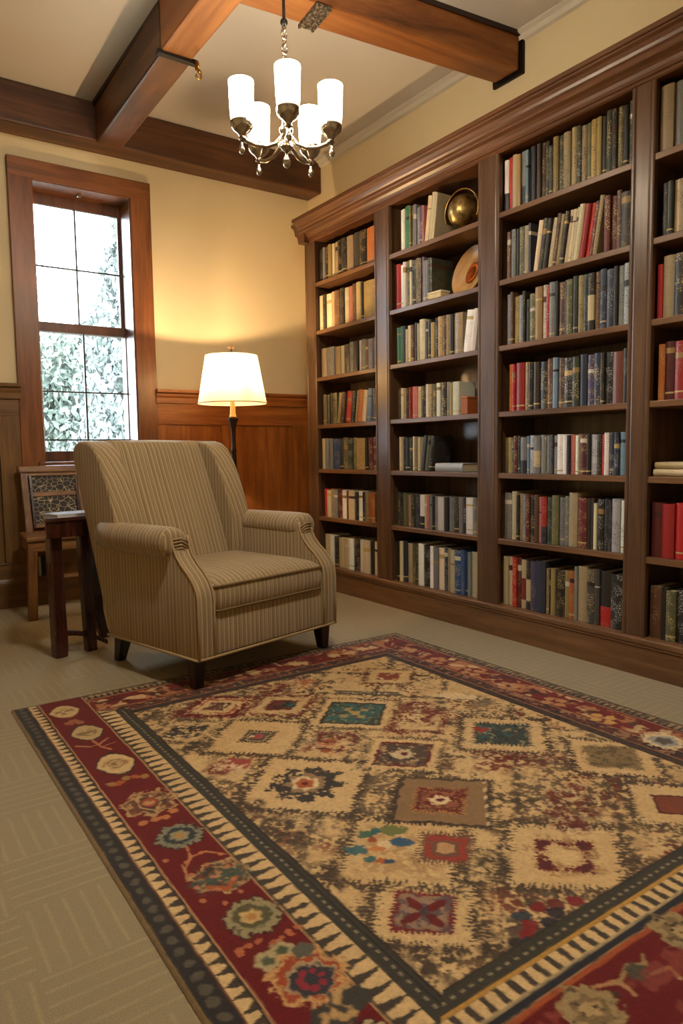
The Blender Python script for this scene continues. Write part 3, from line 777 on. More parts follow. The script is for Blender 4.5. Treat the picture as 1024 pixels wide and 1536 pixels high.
ROWS = {
 (2,0): (.00, 1.0, .262, "w4= r3 c4 y3 s5= L2 n4 _2 d3 d3! d3! g3- y4! g4! t5! t4! g3! t4! e3 y4! y3 k3 g4! k3 e4! k3 g4!"),
 (2,1): (.04, .98, .238, "b3! s4! k2 e4! g2 t4! n2 _1 c4/ k4/ k3/ c4/ b3/ y3/ k3/ c3/ c3/ c2/ c4/+ r4/ r3/ m3/! t3!/+ m4!+ m4! b3!+ k6"),
 (2,2): (.04, .99, .262, "s3! b2 y4!- s3!- k2 g3-- e4!- y5 w3! r2! s4! k2 b4! k2 e4! g3 y4! g3 k4~ b3 n4 n5 k2 s3! S4!"),
 (2,3): (.05, .99, .238, "o3! r2! r6 y3! k3 d4 k6! b3! L3 b4! k5! g4! n4 v4! n4! k2 k4! u6 k3"),
 (2,4): (.02, .99, .190, "e3 y3! e2! m3! g2 s5= L2 S4! s5~ s3 e2! s3! n2 s3 w4 w3 n2 p3! w2 y2 m5! k2 S4! k3 r2 w3 n3! n3! L5"),
 (2,5): (.02, .99, .240, "s6+ c4+ k2 t3! s3! m3! k4! b3 p2 r4= g4 e5 s4! s3! t6++ m6! k3 d2 c2- k4! n3 k3 S5! w3!"),
 (2,6): (.01, .99, .262, "t4 c4 r3! m3 t4~ k4~ v4 n7 y3- k1- y3- k6!- y3- o4- s2 t6 K5! K3 k7= k8!"),
 (1,0): (.10, .55, .250, "w4 w2 G5 e2 e2! s3 _1 s3!- v3!- p2!- c4/+ c4/+ c3/+"),
 (1,1): (.02, .475, .270, "r6 w4 w3 e4! c2 k4! e4! b3! v2! s5- g4-"),
 (1,2): (.04, .98, .225, "G4 G2 n3 c2- c3 b3! k3 c2 c5+ k3 k3 y3- k3! y4! b3! y3! k3 t7! w6/ w4/"),
 (1,3): (.04, .78, .190, "k3 c3 t3! k3 r2 p5 c3! k4! w3+ t3! e4! w3 k5! s3 y3 w5"),
 (1,4): (.06, .50, .208, "c3 t2 k3! k6 g3 c3 t3 c3 k6/ e4/ k4/"),
 (1,5): (.02, .99, .205, "g3! k3 e3 b3 t2 k3! n4 w4= t2 p2! s3 k2 s3! w5 k3 s4! k4 s3 k3! w5 s3! s2"),
 (1,6): (.02, .98, .258, "k3 c3 n4 c5 e3! g3! w5 k6! w3 s4 c5 n3! t3 c4 B5! B3 n3 s2 c6"),
 (0,0): (.00, .99, .235, "k3 s2 k3! y3 c2 t3! k3! k4 t5 K4 k5! o8"),
 (0,1): (.00, .99, .245, "c3 k2 c4 t3 b4 k3 c3 p3 b3 t3 k1 y7! y3"),
 (0,2): (.02, .99, .200, "c4 s6! t4 c3 k4 s3! k3 w2 s3! b2 s3! s3!"),
 (0,3): (.04, .98, .215, "e3 k3 k2 e4! t3/ d3/ r5/ k3/ t2/ o4/ c3/ L3/ n4"),
 (0,4): (.00, .99, .218, "c3 s3 s3 B6 n3 e4! g4! e3! y7! k2 m3! m3! m2!"),
 (0,5): (.02, .99, .200, "r3 c4 t3 s3 m4! w4 b2 c5 k3 w3 k2 t3! o5! k4"),
 (0,6): (.04, .99, .222, "c5 w3 k4 c5 c4 w4 k6! w3 c5 k3 c5"),
 (3,0): (.00, .33, .262, "t5 s4 k5! e4! k3"),
 (3,1): (.02, .33, .220, "k2 g2 t4! e4! k4 t3"),
 (3,2): (.00, .33, .250, "r2- t4 k4! s4! t3 k3"),
 (3,3): (.02, .33, .240, "o3 m4 r5 p4 m4 k3"),
 (3,5): (.00, .33, .240, "m4 r5 r4 m4 k4"),
 (3,6): (.00, .33, .225, "b5 k2 e4! k4! t3! k4!"),
}
SHN = ['top', 'second', 'third', 'fourth', 'fifth', 'sixth', 'bottom']
BAYN = ['far bay', 'brass globe bay', 'wide bay', 'right edge bay']
ORD = ['zeroth','first','second','third','fourth','fifth','sixth','seventh','eighth','ninth','tenth','eleventh','twelfth','thirteenth','fourteenth','fifteenth','sixteenth','seventeenth','eighteenth','nineteenth','twentieth','twenty-first','twenty-second','twenty-third','twenty-fourth','twenty-fifth','twenty-sixth','twenty-seventh','twenty-eighth','twenty-ninth','thirtieth']
rb = random.Random(21)
BOOKS = []
for (bay, sh), (f0, f1, hh, spec) in ROWS.items():
    a, b = BAYS[bay]; yl = b - .004 - f0*(b-a-.008); yr = b - .004 - f1*(b-a-.008)
    tok = spec.split(); ws = [int(k[1]) for k in tok]
    leanH = 0
    th = R(8.5)
    span = yl-yr - (hh*math.sin(th)*1.05 if any('/' in k for k in tok) else 0)
    tot = sum(q*(1/math.cos(th) if '/' in k else 1) for q, k in zip(ws, tok)); u = span/tot
    y = yl; wasl = False; n = 0
    for k, q in zip(tok, ws):
        lean = '/' in k
        w = q*u
        if lean != wasl and not lean: y -= hh*math.sin(th)*1.05
        step = w/math.cos(th) if lean else w
        if k[0] != '_':
            n += 1
            h = hh*(1+.055*k.count('+')-.10*k.count('-'))*rb.uniform(.965, 1.02)
            d = min(.26, h*rb.uniform(.68, .8))
            BOOKS.append(dict(bay=bay, sh=sh, n=n, k=k, w=w*.965, h=h, d=d, lean=th if lean else 0, y=y-step/2, x=XF+.014+rb.uniform(0, .016), z=ZS[sh]+.0012))
        y -= step; wasl = lean
def view_area(B):
    dx = B['x']; dy = B['y']; dep = dx*math.sin(YAW)+dy*math.cos(YAW)
    return B['w']*B['h']/dep**2
BOOKS.sort(key=view_area, reverse=True)
LIMIT = 296
stuff = []
def adj(B):
    w = B['w']; s = 'slim ' if w < .019 else ('thick ' if w > .036 else '')
    return s
first = None
for i, B in enumerate(BOOKS):
    rnd = random.Random(B['bay']*1000+B['sh']*100+B['n'])
    g, pg = book_geo(B['w'], B['h'], B['d'], B['k'][0], B['k'][2:], rnd)
    # lean: top leans to the right (-Y); pivot on the lower right edge
    hw = B['w']/2
    if B['lean']:
        Mx = Matrix.Translation((B['x'], B['y']-hw, B['z'])) @ Matrix.Rotation(B['lean'], 4, 'X') @ Matrix.Translation((0, hw, 0))
    else:
        Mx = Matrix.Translation((B['x'], B['y'], B['z']))
    if i < LIMIT:
        o = bpy.data.objects.new('book', book_mesh('book', g)); COL.objects.link(o); o.matrix_world = Mx
        txt = ', leaning' if B['lean'] else ''
        tag(o, '%s%s book%s, %s from left, %s shelf of the %s' % (adj(B), CN[B['k'][0]], txt, ORD[B['n']], SHN[B['sh']], BAYN[B['bay']]), 'book',
            'books on the %s shelf of the %s' % (SHN[B['sh']], BAYN[B['bay']]))
        obj('pages', pg, M_page, o)
    else:
        g.v = [tuple(Mx @ Vector(p)) for p in g.v]; pg.v = [tuple(Mx @ Vector(p)) for p in pg.v]
        stuff.append((g, pg))
if stuff:
    G, P_ = Geo(), Geo()
    for g, pg in stuff:
        G.add(g.v, g.f, g.uv, g.col, g.ink); P_.add(pg.v, pg.f)
    o = bpy.data.objects.new('small_books', book_mesh('small_books', G)); COL.objects.link(o)
    tag(o, 'small books packing the shelves of the far narrow bookcase bay nearest the lamp', 'books', kind='stuff')
    q = obj('pages', P_, M_page, o); q['kind'] = 'stuff'
# lying books
def lying(x, y, z, lw, d, th, letter, label, group, rz=0):
    rnd = random.Random(int(y*1000)); g, pg = book_geo(th, lw, d, letter, '', rnd)
    Mx = Matrix.Translation((x, y, z+th/2)) @ Matrix.Rotation(rz, 4, 'Z') @ Matrix.Rotation(R(90), 4, 'X') @ Matrix.Translation((0, 0, -lw/2))
    o = bpy.data.objects.new('book', book_mesh('book', g)); COL.objects.link(o); o.matrix_world = Mx
    tag(o, label, 'book', group); obj('pages', pg, M_page, o); return o
sy = BAYS[3][1]
lying(XF+.02, sy-.135, ZS[4]+.0012, .25, .19, .030, 'c', 'cream book lying flat at the bottom of the short stack at the right edge', 'flat books at the right edge')
lying(XF+.03, sy-.130, ZS[4]+.033, .24, .18, .028, 't', 'tan book lying flat on top of the short stack at the right edge', 'flat books at the right edge')
lying(XF+.002, 2.968, ZS[4]+.0012, .225, .16, .048, 'S', 'thick silver book lying flat on the fifth shelf of the brass globe bay', None)

# ------------------------------------------------------------------ ornaments on the shelves
gy = 2.955
GL = thing('brass_globe', 'round aged brass globe in a curved meridian on the top shelf of the second bay', 'globe', (XF+.115, gy, ZS[0]+.002))
def globe_mat():
    t = NT('tarnished_brass'); n = t.noise(t.coord('Object'), 16, 5, .7)
    t.bsdf(t.ramp(n, [(.36, rgb(96,78,44)), (.55, rgb(180,154,98)), (.7, rgb(214,192,136))]), .38, .9, bump=n, bstr=.1, bdist=.003); return t.m
M_gl = globe_mat()
obj('sphere', Geo().sphere((0,0,.128), .092, n=32, m=20), M_gl, GL, smooth=True)
g = Geo(); pts = []
for k in range(25):
    a = R(-25+230*k/24); pts.append((0, .116*math.cos(a), .128+.116*math.sin(a)))
g.loft([[(p[0]-.03, p[1]*.97, .128+(p[2]-.128)*.97), (p[0]+.03, p[1]*.97, .128+(p[2]-.128)*.97), (p[0]+.03, p[1]*1.03, .128+(p[2]-.128)*1.03), (p[0]-.03, p[1]*1.03, .128+(p[2]-.128)*1.03)] for p in pts])
o = obj('meridian_ring', g, M_brass, GL, bevel=.002); o.rotation_euler = (0, 0, R(8))
for s in (-1, 1): obj('pivot', Geo().sphere((0, s*.112, .115), .011), M_nickel, GL, smooth=True)
g = Geo().lathe([(.001,0),(.058,0),(.06,.008),(.04,.016),(.022,.024),(.028,.034)], 24)
obj('base', g, M_brass, GL, smooth=True, sharp=40)
for k in range(3):
    a = 2.094*k+.5; obj('foot', Geo().sphere((.058*math.cos(a), .058*math.sin(a), .010), .012, .012, .010), M_brass, GL, smooth=True)
rnd = random.Random(5)
g, pg = book_geo(.030, .265, .15, 'k', '', rnd)
o = bpy.data.objects.new('book', book_mesh('book', g)); COL.objects.link(o); o.location = (XF+.14, 2.756, ZS[0]+.0012)
tag(o, 'black book standing behind the brass globe against the post', 'book'); obj('pages', pg, M_page, o)
# wooden dish leaning against the back of the second shelf
WD = thing('wooden_dish', 'pale oval wooden dish with an orange hollow leaning on the second shelf', 'dish', (XF+.16, 3.06, ZS[1]+.045))
M_pw = wood('pale_dish_wood', rgb(178,128,72), rgb(206,160,100), rgb(222,184,128), 'z', .4, 1.2)
def oval(rx, rz, x, n=36, cz=.125, cy=0): return [(x, cy+rx*math.cos(2*PI*k/n), cz+rz*math.sin(2*PI*k/n)) for k in range(n)]
g = Geo().loft([oval(.02,.03,.034), oval(.075,.10,.03), oval(.098,.130,.010), oval(.104,.137,-.004), oval(.100,.132,-.008), oval(.08,.105,.004), oval(.040,.060,.014, cy=-.012), oval(.034,.052,.02, cy=-.012)])
o = obj('body', g, M_pw, WD, smooth=True, sharp=60)
o2 = obj('hollow', Geo().loft([oval(.037,.056,.0125, cy=-.012), oval(.030,.046,.010, cy=-.012), oval(.020,.032,.013, cy=-.012), oval(.008,.012,.0145, cy=-.012)]), plain('orange_stain', rgb(190,98,34), .35), WD, smooth=True)
WD.rotation_euler = (R(37), R(8), 0); WD.scale = (1.12, 1.12, 1.12)
BX2 = thing('small_box', 'low cream box lying in front of books on the second shelf beside the wooden dish', 'box', (XF-.0, 3.08, ZS[1]+.0012))
obj('body', Geo().box(0, .07, -.055, .055, 0, .028), plain('cream_card', rgb(206,186,140), .7), BX2, bevel=.003)
obj('lid', Geo().box(-.002, .072, -.057, .057, .028, .040), plain('cream_card_lid', rgb(220,204,162), .7), BX2, bevel=.003)
BX3 = thing('small_box', 'small rust orange box at the right end of the fourth shelf books', 'box', (XF+.02, 2.856, ZS[3]+.0012))
obj('body', Geo().box(0, .09, -.024, .024, 0, .088), plain('rust_card', rgb(160,84,34), .6), BX3, bevel=.003)
obj('lid', Geo().box(-.002, .092, -.026, .026, .088, .10), plain('rust_card_lid', rgb(174,98,44), .6), BX3, bevel=.003)
# ------------------------------------------------------------------ patterned rug
def rug():
    U0, V0, LU, LV, st = .441, 2.937, 1.935, 2.43, .0036
    nu, nv = int(LU/st)+1, int(LV/st)+1
    u = np.linspace(0, LU, nu); v = np.linspace(0, LV, nv)
    UU, VV = np.meshgrid(u, v)
    rs = np.random.RandomState(4)
    def vn(scale, seed, a=UU, b=VV):
        r = np.random.RandomState(seed).rand(256, 256)
        x = a*scale+37.3; y = b*scale+11.7
        xi = np.floor(x).astype(int); yi = np.floor(y).astype(int); fx = x-xi; fy = y-yi
        fx = fx*fx*(3-2*fx); fy = fy*fy*(3-2*fy)
        g = lambda i, j: r[j % 256, i % 256]
        return (g(xi,yi)*(1-fx)+g(xi+1,yi)*fx)*(1-fy)+(g(xi,yi+1)*(1-fx)+g(xi+1,yi+1)*fx)*fy
    def fb(scale, seed): return vn(scale, seed)*.55+vn(scale*2.1, seed+1)*.28+vn(scale*4.3, seed+2)*.17
    C = np.zeros((nv, nu, 3))
    def L(c): return np.array([lin(x) for x in c])
    CREAM, TAN, DARK, RED, MAR = L((202,168,116)), L((158,120,76)), L((48,39,34)), L((98,19,19)), L((96,30,30))
    OLIVE, TEAL, BLUE, ORNG, KHAKI, GREY = L((66,58,40)), L((40,92,92)), L((28,78,104)), L((164,84,44)), L((122,96,64)), L((84,78,66))
    BRN, NAVY, GRN, YEL, PALE = L((92,66,44)), L((30,32,44)), L((96,104,56)), L((176,130,56)), L((206,180,136))
    def put(mask, col, a=1.0):
        m = np.clip(mask, 0, 1)[..., None]*a
        C[:] = C*(1-m)+col*m
    def soft(d, w=.004): return np.clip(.5 - d/w, 0, 1)
    fine = vn(210, 9); hf = vn(135, 15)*.6+vn(85, 16)*.4; f2 = fb(60, 21); f3 = fb(26, 31); f4 = fb(9, 41)
    ww = (fb(40, 51)-.5); wu = (fb(40, 61)-.5)
    # ---- field ground
    C[:] = CREAM
    put(np.clip((f4-.42)*2.2, 0, 1), L((178,140,90)), .6)
    # dark and red speckled lattice between the diamonds
    spk = np.clip((f3*.28+f2*.30+hf*.42-.48)*13, 0, 1)
    put(spk*np.clip((fb(5, 71)-.43)*7, 0, 1), L((74,56,42)), .85)
    spr = np.clip((fb(30, 81)*.55+hf*.45-.52)*14, 0, 1)
    put(spr*np.clip((fb(4.2, 91)-.54)*8, 0, 1), RED, .85)
    spg = np.clip((fb(34, 101)*.55+hf*.45-.54)*14, 0, 1)
    put(spg*np.clip((fb(4.0, 111)-.52)*8, 0, 1), GREY, .6)
    def tri(x): return np.abs((x % 1.0)*2-1)
    def dia(cu, cv, hu, hv, rot=0):
        a, b = UU-cu, VV-cv
        if rot: c_, s_ = math.cos(rot), math.sin(rot); a, b = a*c_+b*s_, -a*s_+b*c_
        a = a+wu*.022; b = b+ww*.022
        m = np.abs(a)/hu+np.abs(b)/hv
        p = (np.abs(a)/hu-np.abs(b)/hv)
        return (m-1)*min(hu, hv)*.72, p
    def diamond(cu, cv, hu, hv, col, jag=0, teeth=10, a=1.0):
        d, p = dia(cu, cv, hu, hv)
        if jag: d = d+(tri(p*teeth)-.5)*jag
        put(soft(d), col, a); return d
    def outline(cu, cv, hu, hv, wdt, col, jag=0, teeth=10, brk=0.0):
        d, p = dia(cu, cv, hu, hv)
        if jag: d = d+(tri(p*teeth)-.5)*jag
        m = soft(np.abs(d)-wdt/2)
        if brk: m = m*np.clip((f2-brk)*9, 0, 1)
        put(m, col)
    def speck(cu, cv, hu, hv, col, thr=.5, seed=5, a=1.0):
        d, p = dia(cu, cv, hu, hv); put(soft(d+(f3-.5)*.06, .03)*np.clip((fb(48, seed)*.6+(1-hf)*.4-thr)*14, 0, 1), col, a)
    def blob(cu, cv, ru, rv, col, a=1.0, rot=0, rag=.35):
        x, y = UU-cu, VV-cv
        if rot: c_, s_ = math.cos(rot), math.sin(rot); x, y = x*c_+y*s_, -x*s_+y*c_
        m = np.sqrt((x/ru)**2+(y/rv)**2)+(f2-.5)*rag*2.4+(hf-.5)*rag*2
        put(np.clip((1.05-m)*6, 0, 1), col, a)
    def scallop(cu, cv, r, col, n=10, amp=.16, a=1.0, sq=1.0):
        x, y = UU-cu, (VV-cv)/sq; th = np.arctan2(y, x); rr = np.sqrt(x*x+y*y)
        put(soft(rr-r*(1+.55*amp*np.cos(n*th))+(f2-.5)*r*.5+(hf-.5)*r*.35, .006), col, a)
    # jagged dark lattice crossing the field on the diagonals
    for sgn, offs in ((1, (.05,.42,.79,1.16,1.53,1.9,2.27,2.64,3.0,3.4)), (-1, (-1.2,-.83,-.46,-.09,.28,.65,1.02,1.39,1.76,2.1))):
        for q0 in offs:
            dd = np.abs(VV+sgn*UU*.95-q0 if sgn > 0 else VV-UU*.95-q0)*.72
            put(soft(dd-.014+(tri((UU-VV*sgn)*14)-.5)*.012+(hf-.5)*.03, .012)*np.clip((f2*.5+hf*.5-.40)*10, 0, 1), L((66,52,40)), .85)
    # halo lattice: jagged dark frames, then cream fields
    def medal(cu, cv, hu, hv, jag=.02, fr=.024, frame=L((66,52,40)), fill=CREAM, brk=.40):
        diamond(cu, cv, hu+fr, hv+fr, frame, jag*1.3, 9, .0)
        d, p = dia(cu, cv, hu, hv); d = d+(tri(p*9)-.5)*jag+(hf-.5)*.016
        ring = soft(np.abs(d-.012)-fr*.6+(hf-.5)*.03, .014)
        put(ring*np.clip((f2*.55+hf*.45-brk+.05)*10, 0, 1), frame, .95)
        put(soft(d), fill, .96)
        put(soft(d)*np.clip((f4-.46)*2.5, 0, 1), L((176,138,88)), .5)
    medal(.66, .805, .20, .185)
    medal(.47, .608, .13, .11, fr=.012)
    medal(.673, .449, .15, .115, frame=RED, brk=.36)
    medal(.881, .587, .14, .115, frame=L((110,44,36)))
    medal(1.062, .828, .205, .185, fr=.014, frame=BRN)
    medal(.615, 1.205, .225, .215, jag=.014, fr=.03)
    medal(.98, 1.217, .165, .155, fr=.016)
    medal(1.36, 1.30, .195, .19, fr=.03)
    medal(1.504, 1.632, .17, .17, fr=.03)
    medal(.925, 1.892, .195, .165, jag=.024, fr=.034)
    medal(.51, 1.852, .145, .142, jag=.026, fr=.036)
    medal(1.376, 1.918, .16, .15, fr=.03)
    medal(1.435, .567, .125, .12, fr=.014, frame=MAR)
    medal(.62, 1.645, .20, .175, jag=.022, fr=.03)
    medal(1.75-.55, 1.04, .11, .10, fr=.02, frame=L((100,40,34)))
    # medallion centres
    outline(.66, .805, .066, .058, .012, DARK, .012, 4); diamond(.66, .805, .05, .044, GREY); blob(.66, .805, .024, .02, L((150,70,66))); blob(.645,.79,.01,.01,PALE)
    diamond(.47, .608, .085, .08, CREAM); speck(.47, .608, .10, .09, DARK, .46, 7); speck(.47, .608, .08, .07, L((60,64,62)), .5, 8)
    outline(.673, .449, .155, .12, .020, RED, .01, 8, .3); outline(.673, .449, .115, .09, .014, L((150,66,50)), .008, 8, .36)
    diamond(.673, .449, .066, .056, L((96,58,46)), .008); speck(.673,.449,.06,.05,PALE,.56,9)
    diamond(.881, .587, .082, .07, L((104,44,38)), .01); blob(.90, .60, .03, .026, TEAL); speck(.881,.587,.08,.07,DARK,.52,10)
    # teal medallion
    diamond(1.062, .828, .162, .15, L((64,50,40)), .006); diamond(1.062, .828, .143, .132, L((52,92,88)), .004)
    speck(1.062,.828,.14,.13,L((64,56,46)),.5,11); speck(1.062,.828,.14,.13,L((120,120,84)),.58,12)
    for a, b in ((.05,.0),(-.05,.0),(0,.045),(0,-.045)): diamond(1.062+a, .828+b, .022, .02, L((150,128,84)), .004)
    diamond(1.062, .828, .03, .026, L((166,136,80)))
    # large cream medallion with dark flower
    scallop(.61, 1.20, .105, L((58,52,46)), 9, .2); speck(.61,1.20,.15,.14,CREAM,.60,13)
    scallop(.61, 1.20, .058, L((142,112,78)), 7, .2); scallop(.61, 1.20, .042, PALE, 6, .2); scallop(.61,1.20,.028,ORNG,5,.25); blob(.61,1.20,.01,.01,MAR)
    # red patches
    for cu, cv, r, c in ((.854,1.001,.125,RED),(.80,.995,.06,ORNG),(.95,.40,.10,RED),(1.1,.42,.08,ORNG),(.53,.43,.06,RED),(1.23,1.0,.10,RED),(1.3,.92,.08,MAR),(1.145,1.749,.10,RED),(1.06,1.80,.07,MAR),(1.22,1.70,.06,RED),(.45,.96,.07,RED),(.78,1.33,.05,L((90,70,50))),(1.45,2.0,.09,RED),(1.2,1.44,.11,RED),(1.28,1.5,.07,MAR),(1.05,1.35,.06,BRN)):
        speck(cu, cv, r, r*.95, c, .46, int(cu*100)+3, .92)
        speck(cu, cv, r, r*.95, PALE, .60, int(cu*100)+5, .7)
    diamond(.50, .96, .06, .055, L((150,66,56)), .008); speck(.50,.96,.05,.05,PALE,.52,16)
    # framed box
    diamond(.98, 1.217, .133, .122, MAR, .004); diamond(.98, 1.217, .115, .105, L((78,62,50)), .003); speck(.98,1.217,.11,.10,L((172,140,98)),.54,17); speck(.98,1.217,.11,.1,NAVY,.60,18); blob(.98,1.217,.04,.036,PALE,.8); blob(.98,1.217,.016,.014,MAR)
    # brown square with red centre
    d, p = dia(.872, 1.516, .205, .19); put(soft(d+(tri(p*12)-.5)*.018), L((56,44,36)), .95)
    d, p = dia(.872, 1.516, .18, .166); put(soft(d), L((134,104,70)))
    put(soft(d)*np.clip((fine-.4)*2, 0, 1), L((116,88,58)), .5)
    dr = soft(np.abs(UU-.872-(VV-1.516)*-.95-.17)-.007)*soft(np.abs(VV-1.60)-.09)
    put(dr*np.clip(np.sin((VV)*180)*3, 0, 1), PALE, .8)
    outline(.868, 1.512, .088, .082, .016, RED, .014, 6, .22); outline(.868,1.512,.10,.094,.006,L((182,128,66)),.014,6,.36); diamond(.868, 1.512, .066, .06, L((140,84,56)), .006); speck(.868,1.512,.08,.075,RED,.46,19); blob(.868,1.512,.028,.024,PALE); blob(.868,1.512,.012,.01,MAR)
    # dark blue-green medallion
    diamond(1.36, 1.292, .138, .128, L((54,58,54)), .02, 7); speck(1.36,1.292,.14,.13,L((140,128,92)),.56,20); blob(1.33,1.22,.03,.026,L((140,52,36))); speck(1.36,1.29,.12,.11,TEAL,.56,22); speck(1.36,1.29,.13,.12,NAVY,.58,23)
    # khaki medallion
    diamond(1.504, 1.632, .118, .112, L((128,104,68)), .014, 9); speck(1.504,1.632,.115,.11,L((92,76,50)),.5,24)
    # bird / flower field
    speck(.62,1.645,.15,.13,L((168,130,84)),.5,25,.8)
    for cu, cv, ru, rv, c in ((.592,1.532,.024,.020,L((52,92,74))),(.588,1.562,.013,.012,L((140,60,40))),(.655,1.555,.038,.024,GRN),(.618,1.538,.015,.02,TEAL),(.640,1.614,.034,.022,BLUE),(.528,1.575,.032,.022,L((44,92,98))),(.535,1.628,.018,.014,TEAL),(.55,1.648,.016,.012,ORNG),(.60,1.60,.02,.02,PALE),(.572,1.60,.022,.012,L((182,110,60))),(.565,1.665,.014,.01,L((40,70,90)))):
        blob(cu, cv, ru, rv, c, .95, .5)
    diamond(.715, 1.70, .098, .088, L((110,78,58)), .026, 6); outline(.715,1.70,.062,.058,.018,L((146,54,42)),.01,5,.2); diamond(.715,1.70,.03,.028,L((182,140,96)))
    # maroon bracket ring
    outline(.925, 1.895, .085, .076, .024, MAR, .012, 5, .34); speck(.925,1.895,.13,.12,L((154,116,74)),.54,26); blob(.925,1.895,.035,.03,CREAM)
    for a, b in ((.07,.0),(-.07,.0),(0,.062),(0,-.062)): blob(.925+a, 1.895+b, .02, .016, L((84,34,36)))
    # red cross box
    diamond(.508, 1.853, .098, .092, L((110,30,30)), .014, 6); diamond(.508, 1.853, .078, .073, L((140,112,88)), .004); speck(.508,1.853,.075,.07,L((90,78,76)),.52,27)
    for rr in (R(0), R(90)):
        for s in (-1, 1): blob(.508+s*.034*math.cos(rr), 1.853+s*.032*math.sin(rr), .030 if rr == 0 else .012, .012 if rr == 0 else .028, RED, .95, 0, .15)
    blob(.508,1.853,.012,.012,L((70,60,60)))
    # right side brown red
    diamond(1.376, 1.918, .075, .07, L((120,60,40)), .004); outline(1.376,1.918,.075,.07,.008,L((80,30,26)))
    diamond(1.435, .567, .072, .066, L((136,66,50)), .012); speck(1.435,.567,.07,.06,PALE,.56,28)
    # grey strip, white patch
    put(soft(np.abs(VV-.683+(UU-1.236)*-.9)-.03)*soft(np.abs(UU-1.236)-.10), L((70,66,60)), .8); speck(1.236,.683,.12,.12,PALE,.58,29)
    blob(1.50, .93, .04, .09, PALE, .8, -.7); blob(1.52, 1.05, .05, .03, L((88,74,62)), .7)
    # dots near the lower corner
    for px, c in (((.757,2.0),MAR),((.72,1.985),L((120,28,32))),((.735,2.02),NAVY),((.70,2.035),NAVY),((.665,1.985),L((36,52,64))),((.655,2.015),L((124,30,32))),((.63,2.03),L((124,30,32))),((.80,2.02),L((120,28,32))),((.595,2.035),NAVY),((.62,2.05),L((40,48,60)))):
        blob(px[0], px[1], .020, .018, c, .95)
    # dark speckle triangles along the left edge
    for cu, cv, r in ((.43,1.40,.10),(.40,1.62,.07),(.42,1.98,.06),(.40,1.22,.05),(.45,.75,.06),(.42,.36,.05),(.55,2.02,.05),(.76,1.82,.06)):
        speck(cu, cv, r, r, L((62,50,40)), .44, int(cv*100), .95)
    # ---- borders
    e_l, e_r, e_f, e_n = UU, LU-UU, VV, LV-VV
    def band(x, a, b, col, al=1.0, clip=None):
        m = np.clip((x-a)/.003+.5, 0, 1)*np.clip((b-x)/.003+.5, 0, 1)
        if clip is not None: m = m*clip
        put(m, col, al)
    wob = (fb(20, 131)-.5)*.006
    def side(x, s, red0, red1, inner, far):
        """x = distance from the outer edge, s = position along the edge"""
        x = x+wob
        inside = 1
        reg = (x < inner+.004)*1.0
        return x, reg
    def decorate(x, s, lim, kind, seed):
        """paint one border where mask lim is 1"""
        x = x+wob
        m_ = lambda a, b: np.clip((x-a)/.003+.5, 0, 1)*np.clip((b-x)/.003+.5, 0, 1)*lim
        if kind == 'left':
            B = dict(bind=.010, dk=.058, t1=.062, t2=.098, r0=.103, r1=.262, q0=.268, q1=.330, d1=.375, end=.382)
        elif kind == 'near':
            B = dict(bind=.010, dk=.050, t1=.054, t2=.090, r0=.095, r1=.272, q0=.292, q1=.338, d1=.388, end=.392)
        else:
            B = dict(bind=.006, dk=.012, t1=.014, t2=.066, r0=.072, r1=.215, q0=.222, q1=.275, d1=.312, end=.318)
        put(m_(-1, B['end']), DARK)
        put(m_(-1, B['bind']), L((120,96,60)))
        # outer dark band with dull blobs
        if kind != 'far':
            mm = m_(B['bind'], B['dk']); put(mm, L((44,40,37)))
            xc = (B['bind']+B['dk'])/2
            k = np.sqrt(((x-xc)/.016)**2+(((s/.040) % 1-.5)*2.2)**2)+(f2-.5)*.9
            put(mm*np.clip((.8-k)*4, 0, 1), L((92,84,68)), .8)
            put(m_(B['dk'], B['t1']), L((112,66,44)))
        # tooth band
        mm = m_(B['t1'], B['t2']); put(mm, CREAM if kind != 'far' else L((150,122,84)))
        per = .036 if kind != 'far' else .026
        q = (x-B['t1'])/(B['t2']-B['t1']); tt = tri(s/per+(f2-.5)*.35)
        put(mm*np.clip((tt-.16-.72*(1-q))*9, 0, 1), L((44,37,34)), .95)
        put(mm*np.clip((q-.80)*14, 0, 1), L((46,38,34)))
        if kind == 'far': put(mm*np.clip((f2-.5)*12, 0, 1), L((52,42,34)), .8)
        put(m_(B['t2'], B['r0']), L((176,126,84)))
        # red band
        mm = m_(B['r0'], B['r1']); rd = RED if kind != 'far' else L((108,28,23))
        put(mm, rd); put(mm*np.clip((f4-.45)*2.5, 0, 1), L((94,16,18)), .6)
        if kind == 'near': put(m_(B['r1']-.012, B['r1']), L((150,72,36)))
        put(m_(B['r1'], B['r1']+.005), L((170,128,84)))
        # second tooth band
        mm = m_(B['r1']+.005, B['q1']); put(mm, CREAM if kind != 'far' else L((92,46,38)))
        if kind == 'left':
            q = (x-B['q0'])/(B['q1']-B['q0'])
            tt = tri(s/.041+(f2-.5)*.3); put(mm*np.clip((tt-.30-.55*np.clip(q, 0, 1))*9, 0, 1), L((44,40,38)), .95)
            put(mm*np.clip((.12-q)*12, 0, 1), L((60,50,42)))
            put(m_(B['q1'], B['d1']), L((58,54,46))); put(m_(.350, .356)*np.clip(np.sin(s*260)*3, 0, 1), L((150,136,104)), .85); put(m_(.362, .366), L((36,32,30)))
        elif kind == 'near':
            put(m_(B['r1']+.002, B['q0']), L((40,40,44))); put(m_(B['q0'], B['q0']+.004), L((150,134,100)))
            tt = tri(s/.036+(f2-.5)*.25); put(m_(B['q0']+.006, B['q1'])*np.clip((tt-.5)*7, 0, 1), L((46,42,40)), .95)
            put(m_(B['q1'], B['q1']+.010), YEL); put(m_(B['q1']+.010, B['d1']), L((58,54,44)))
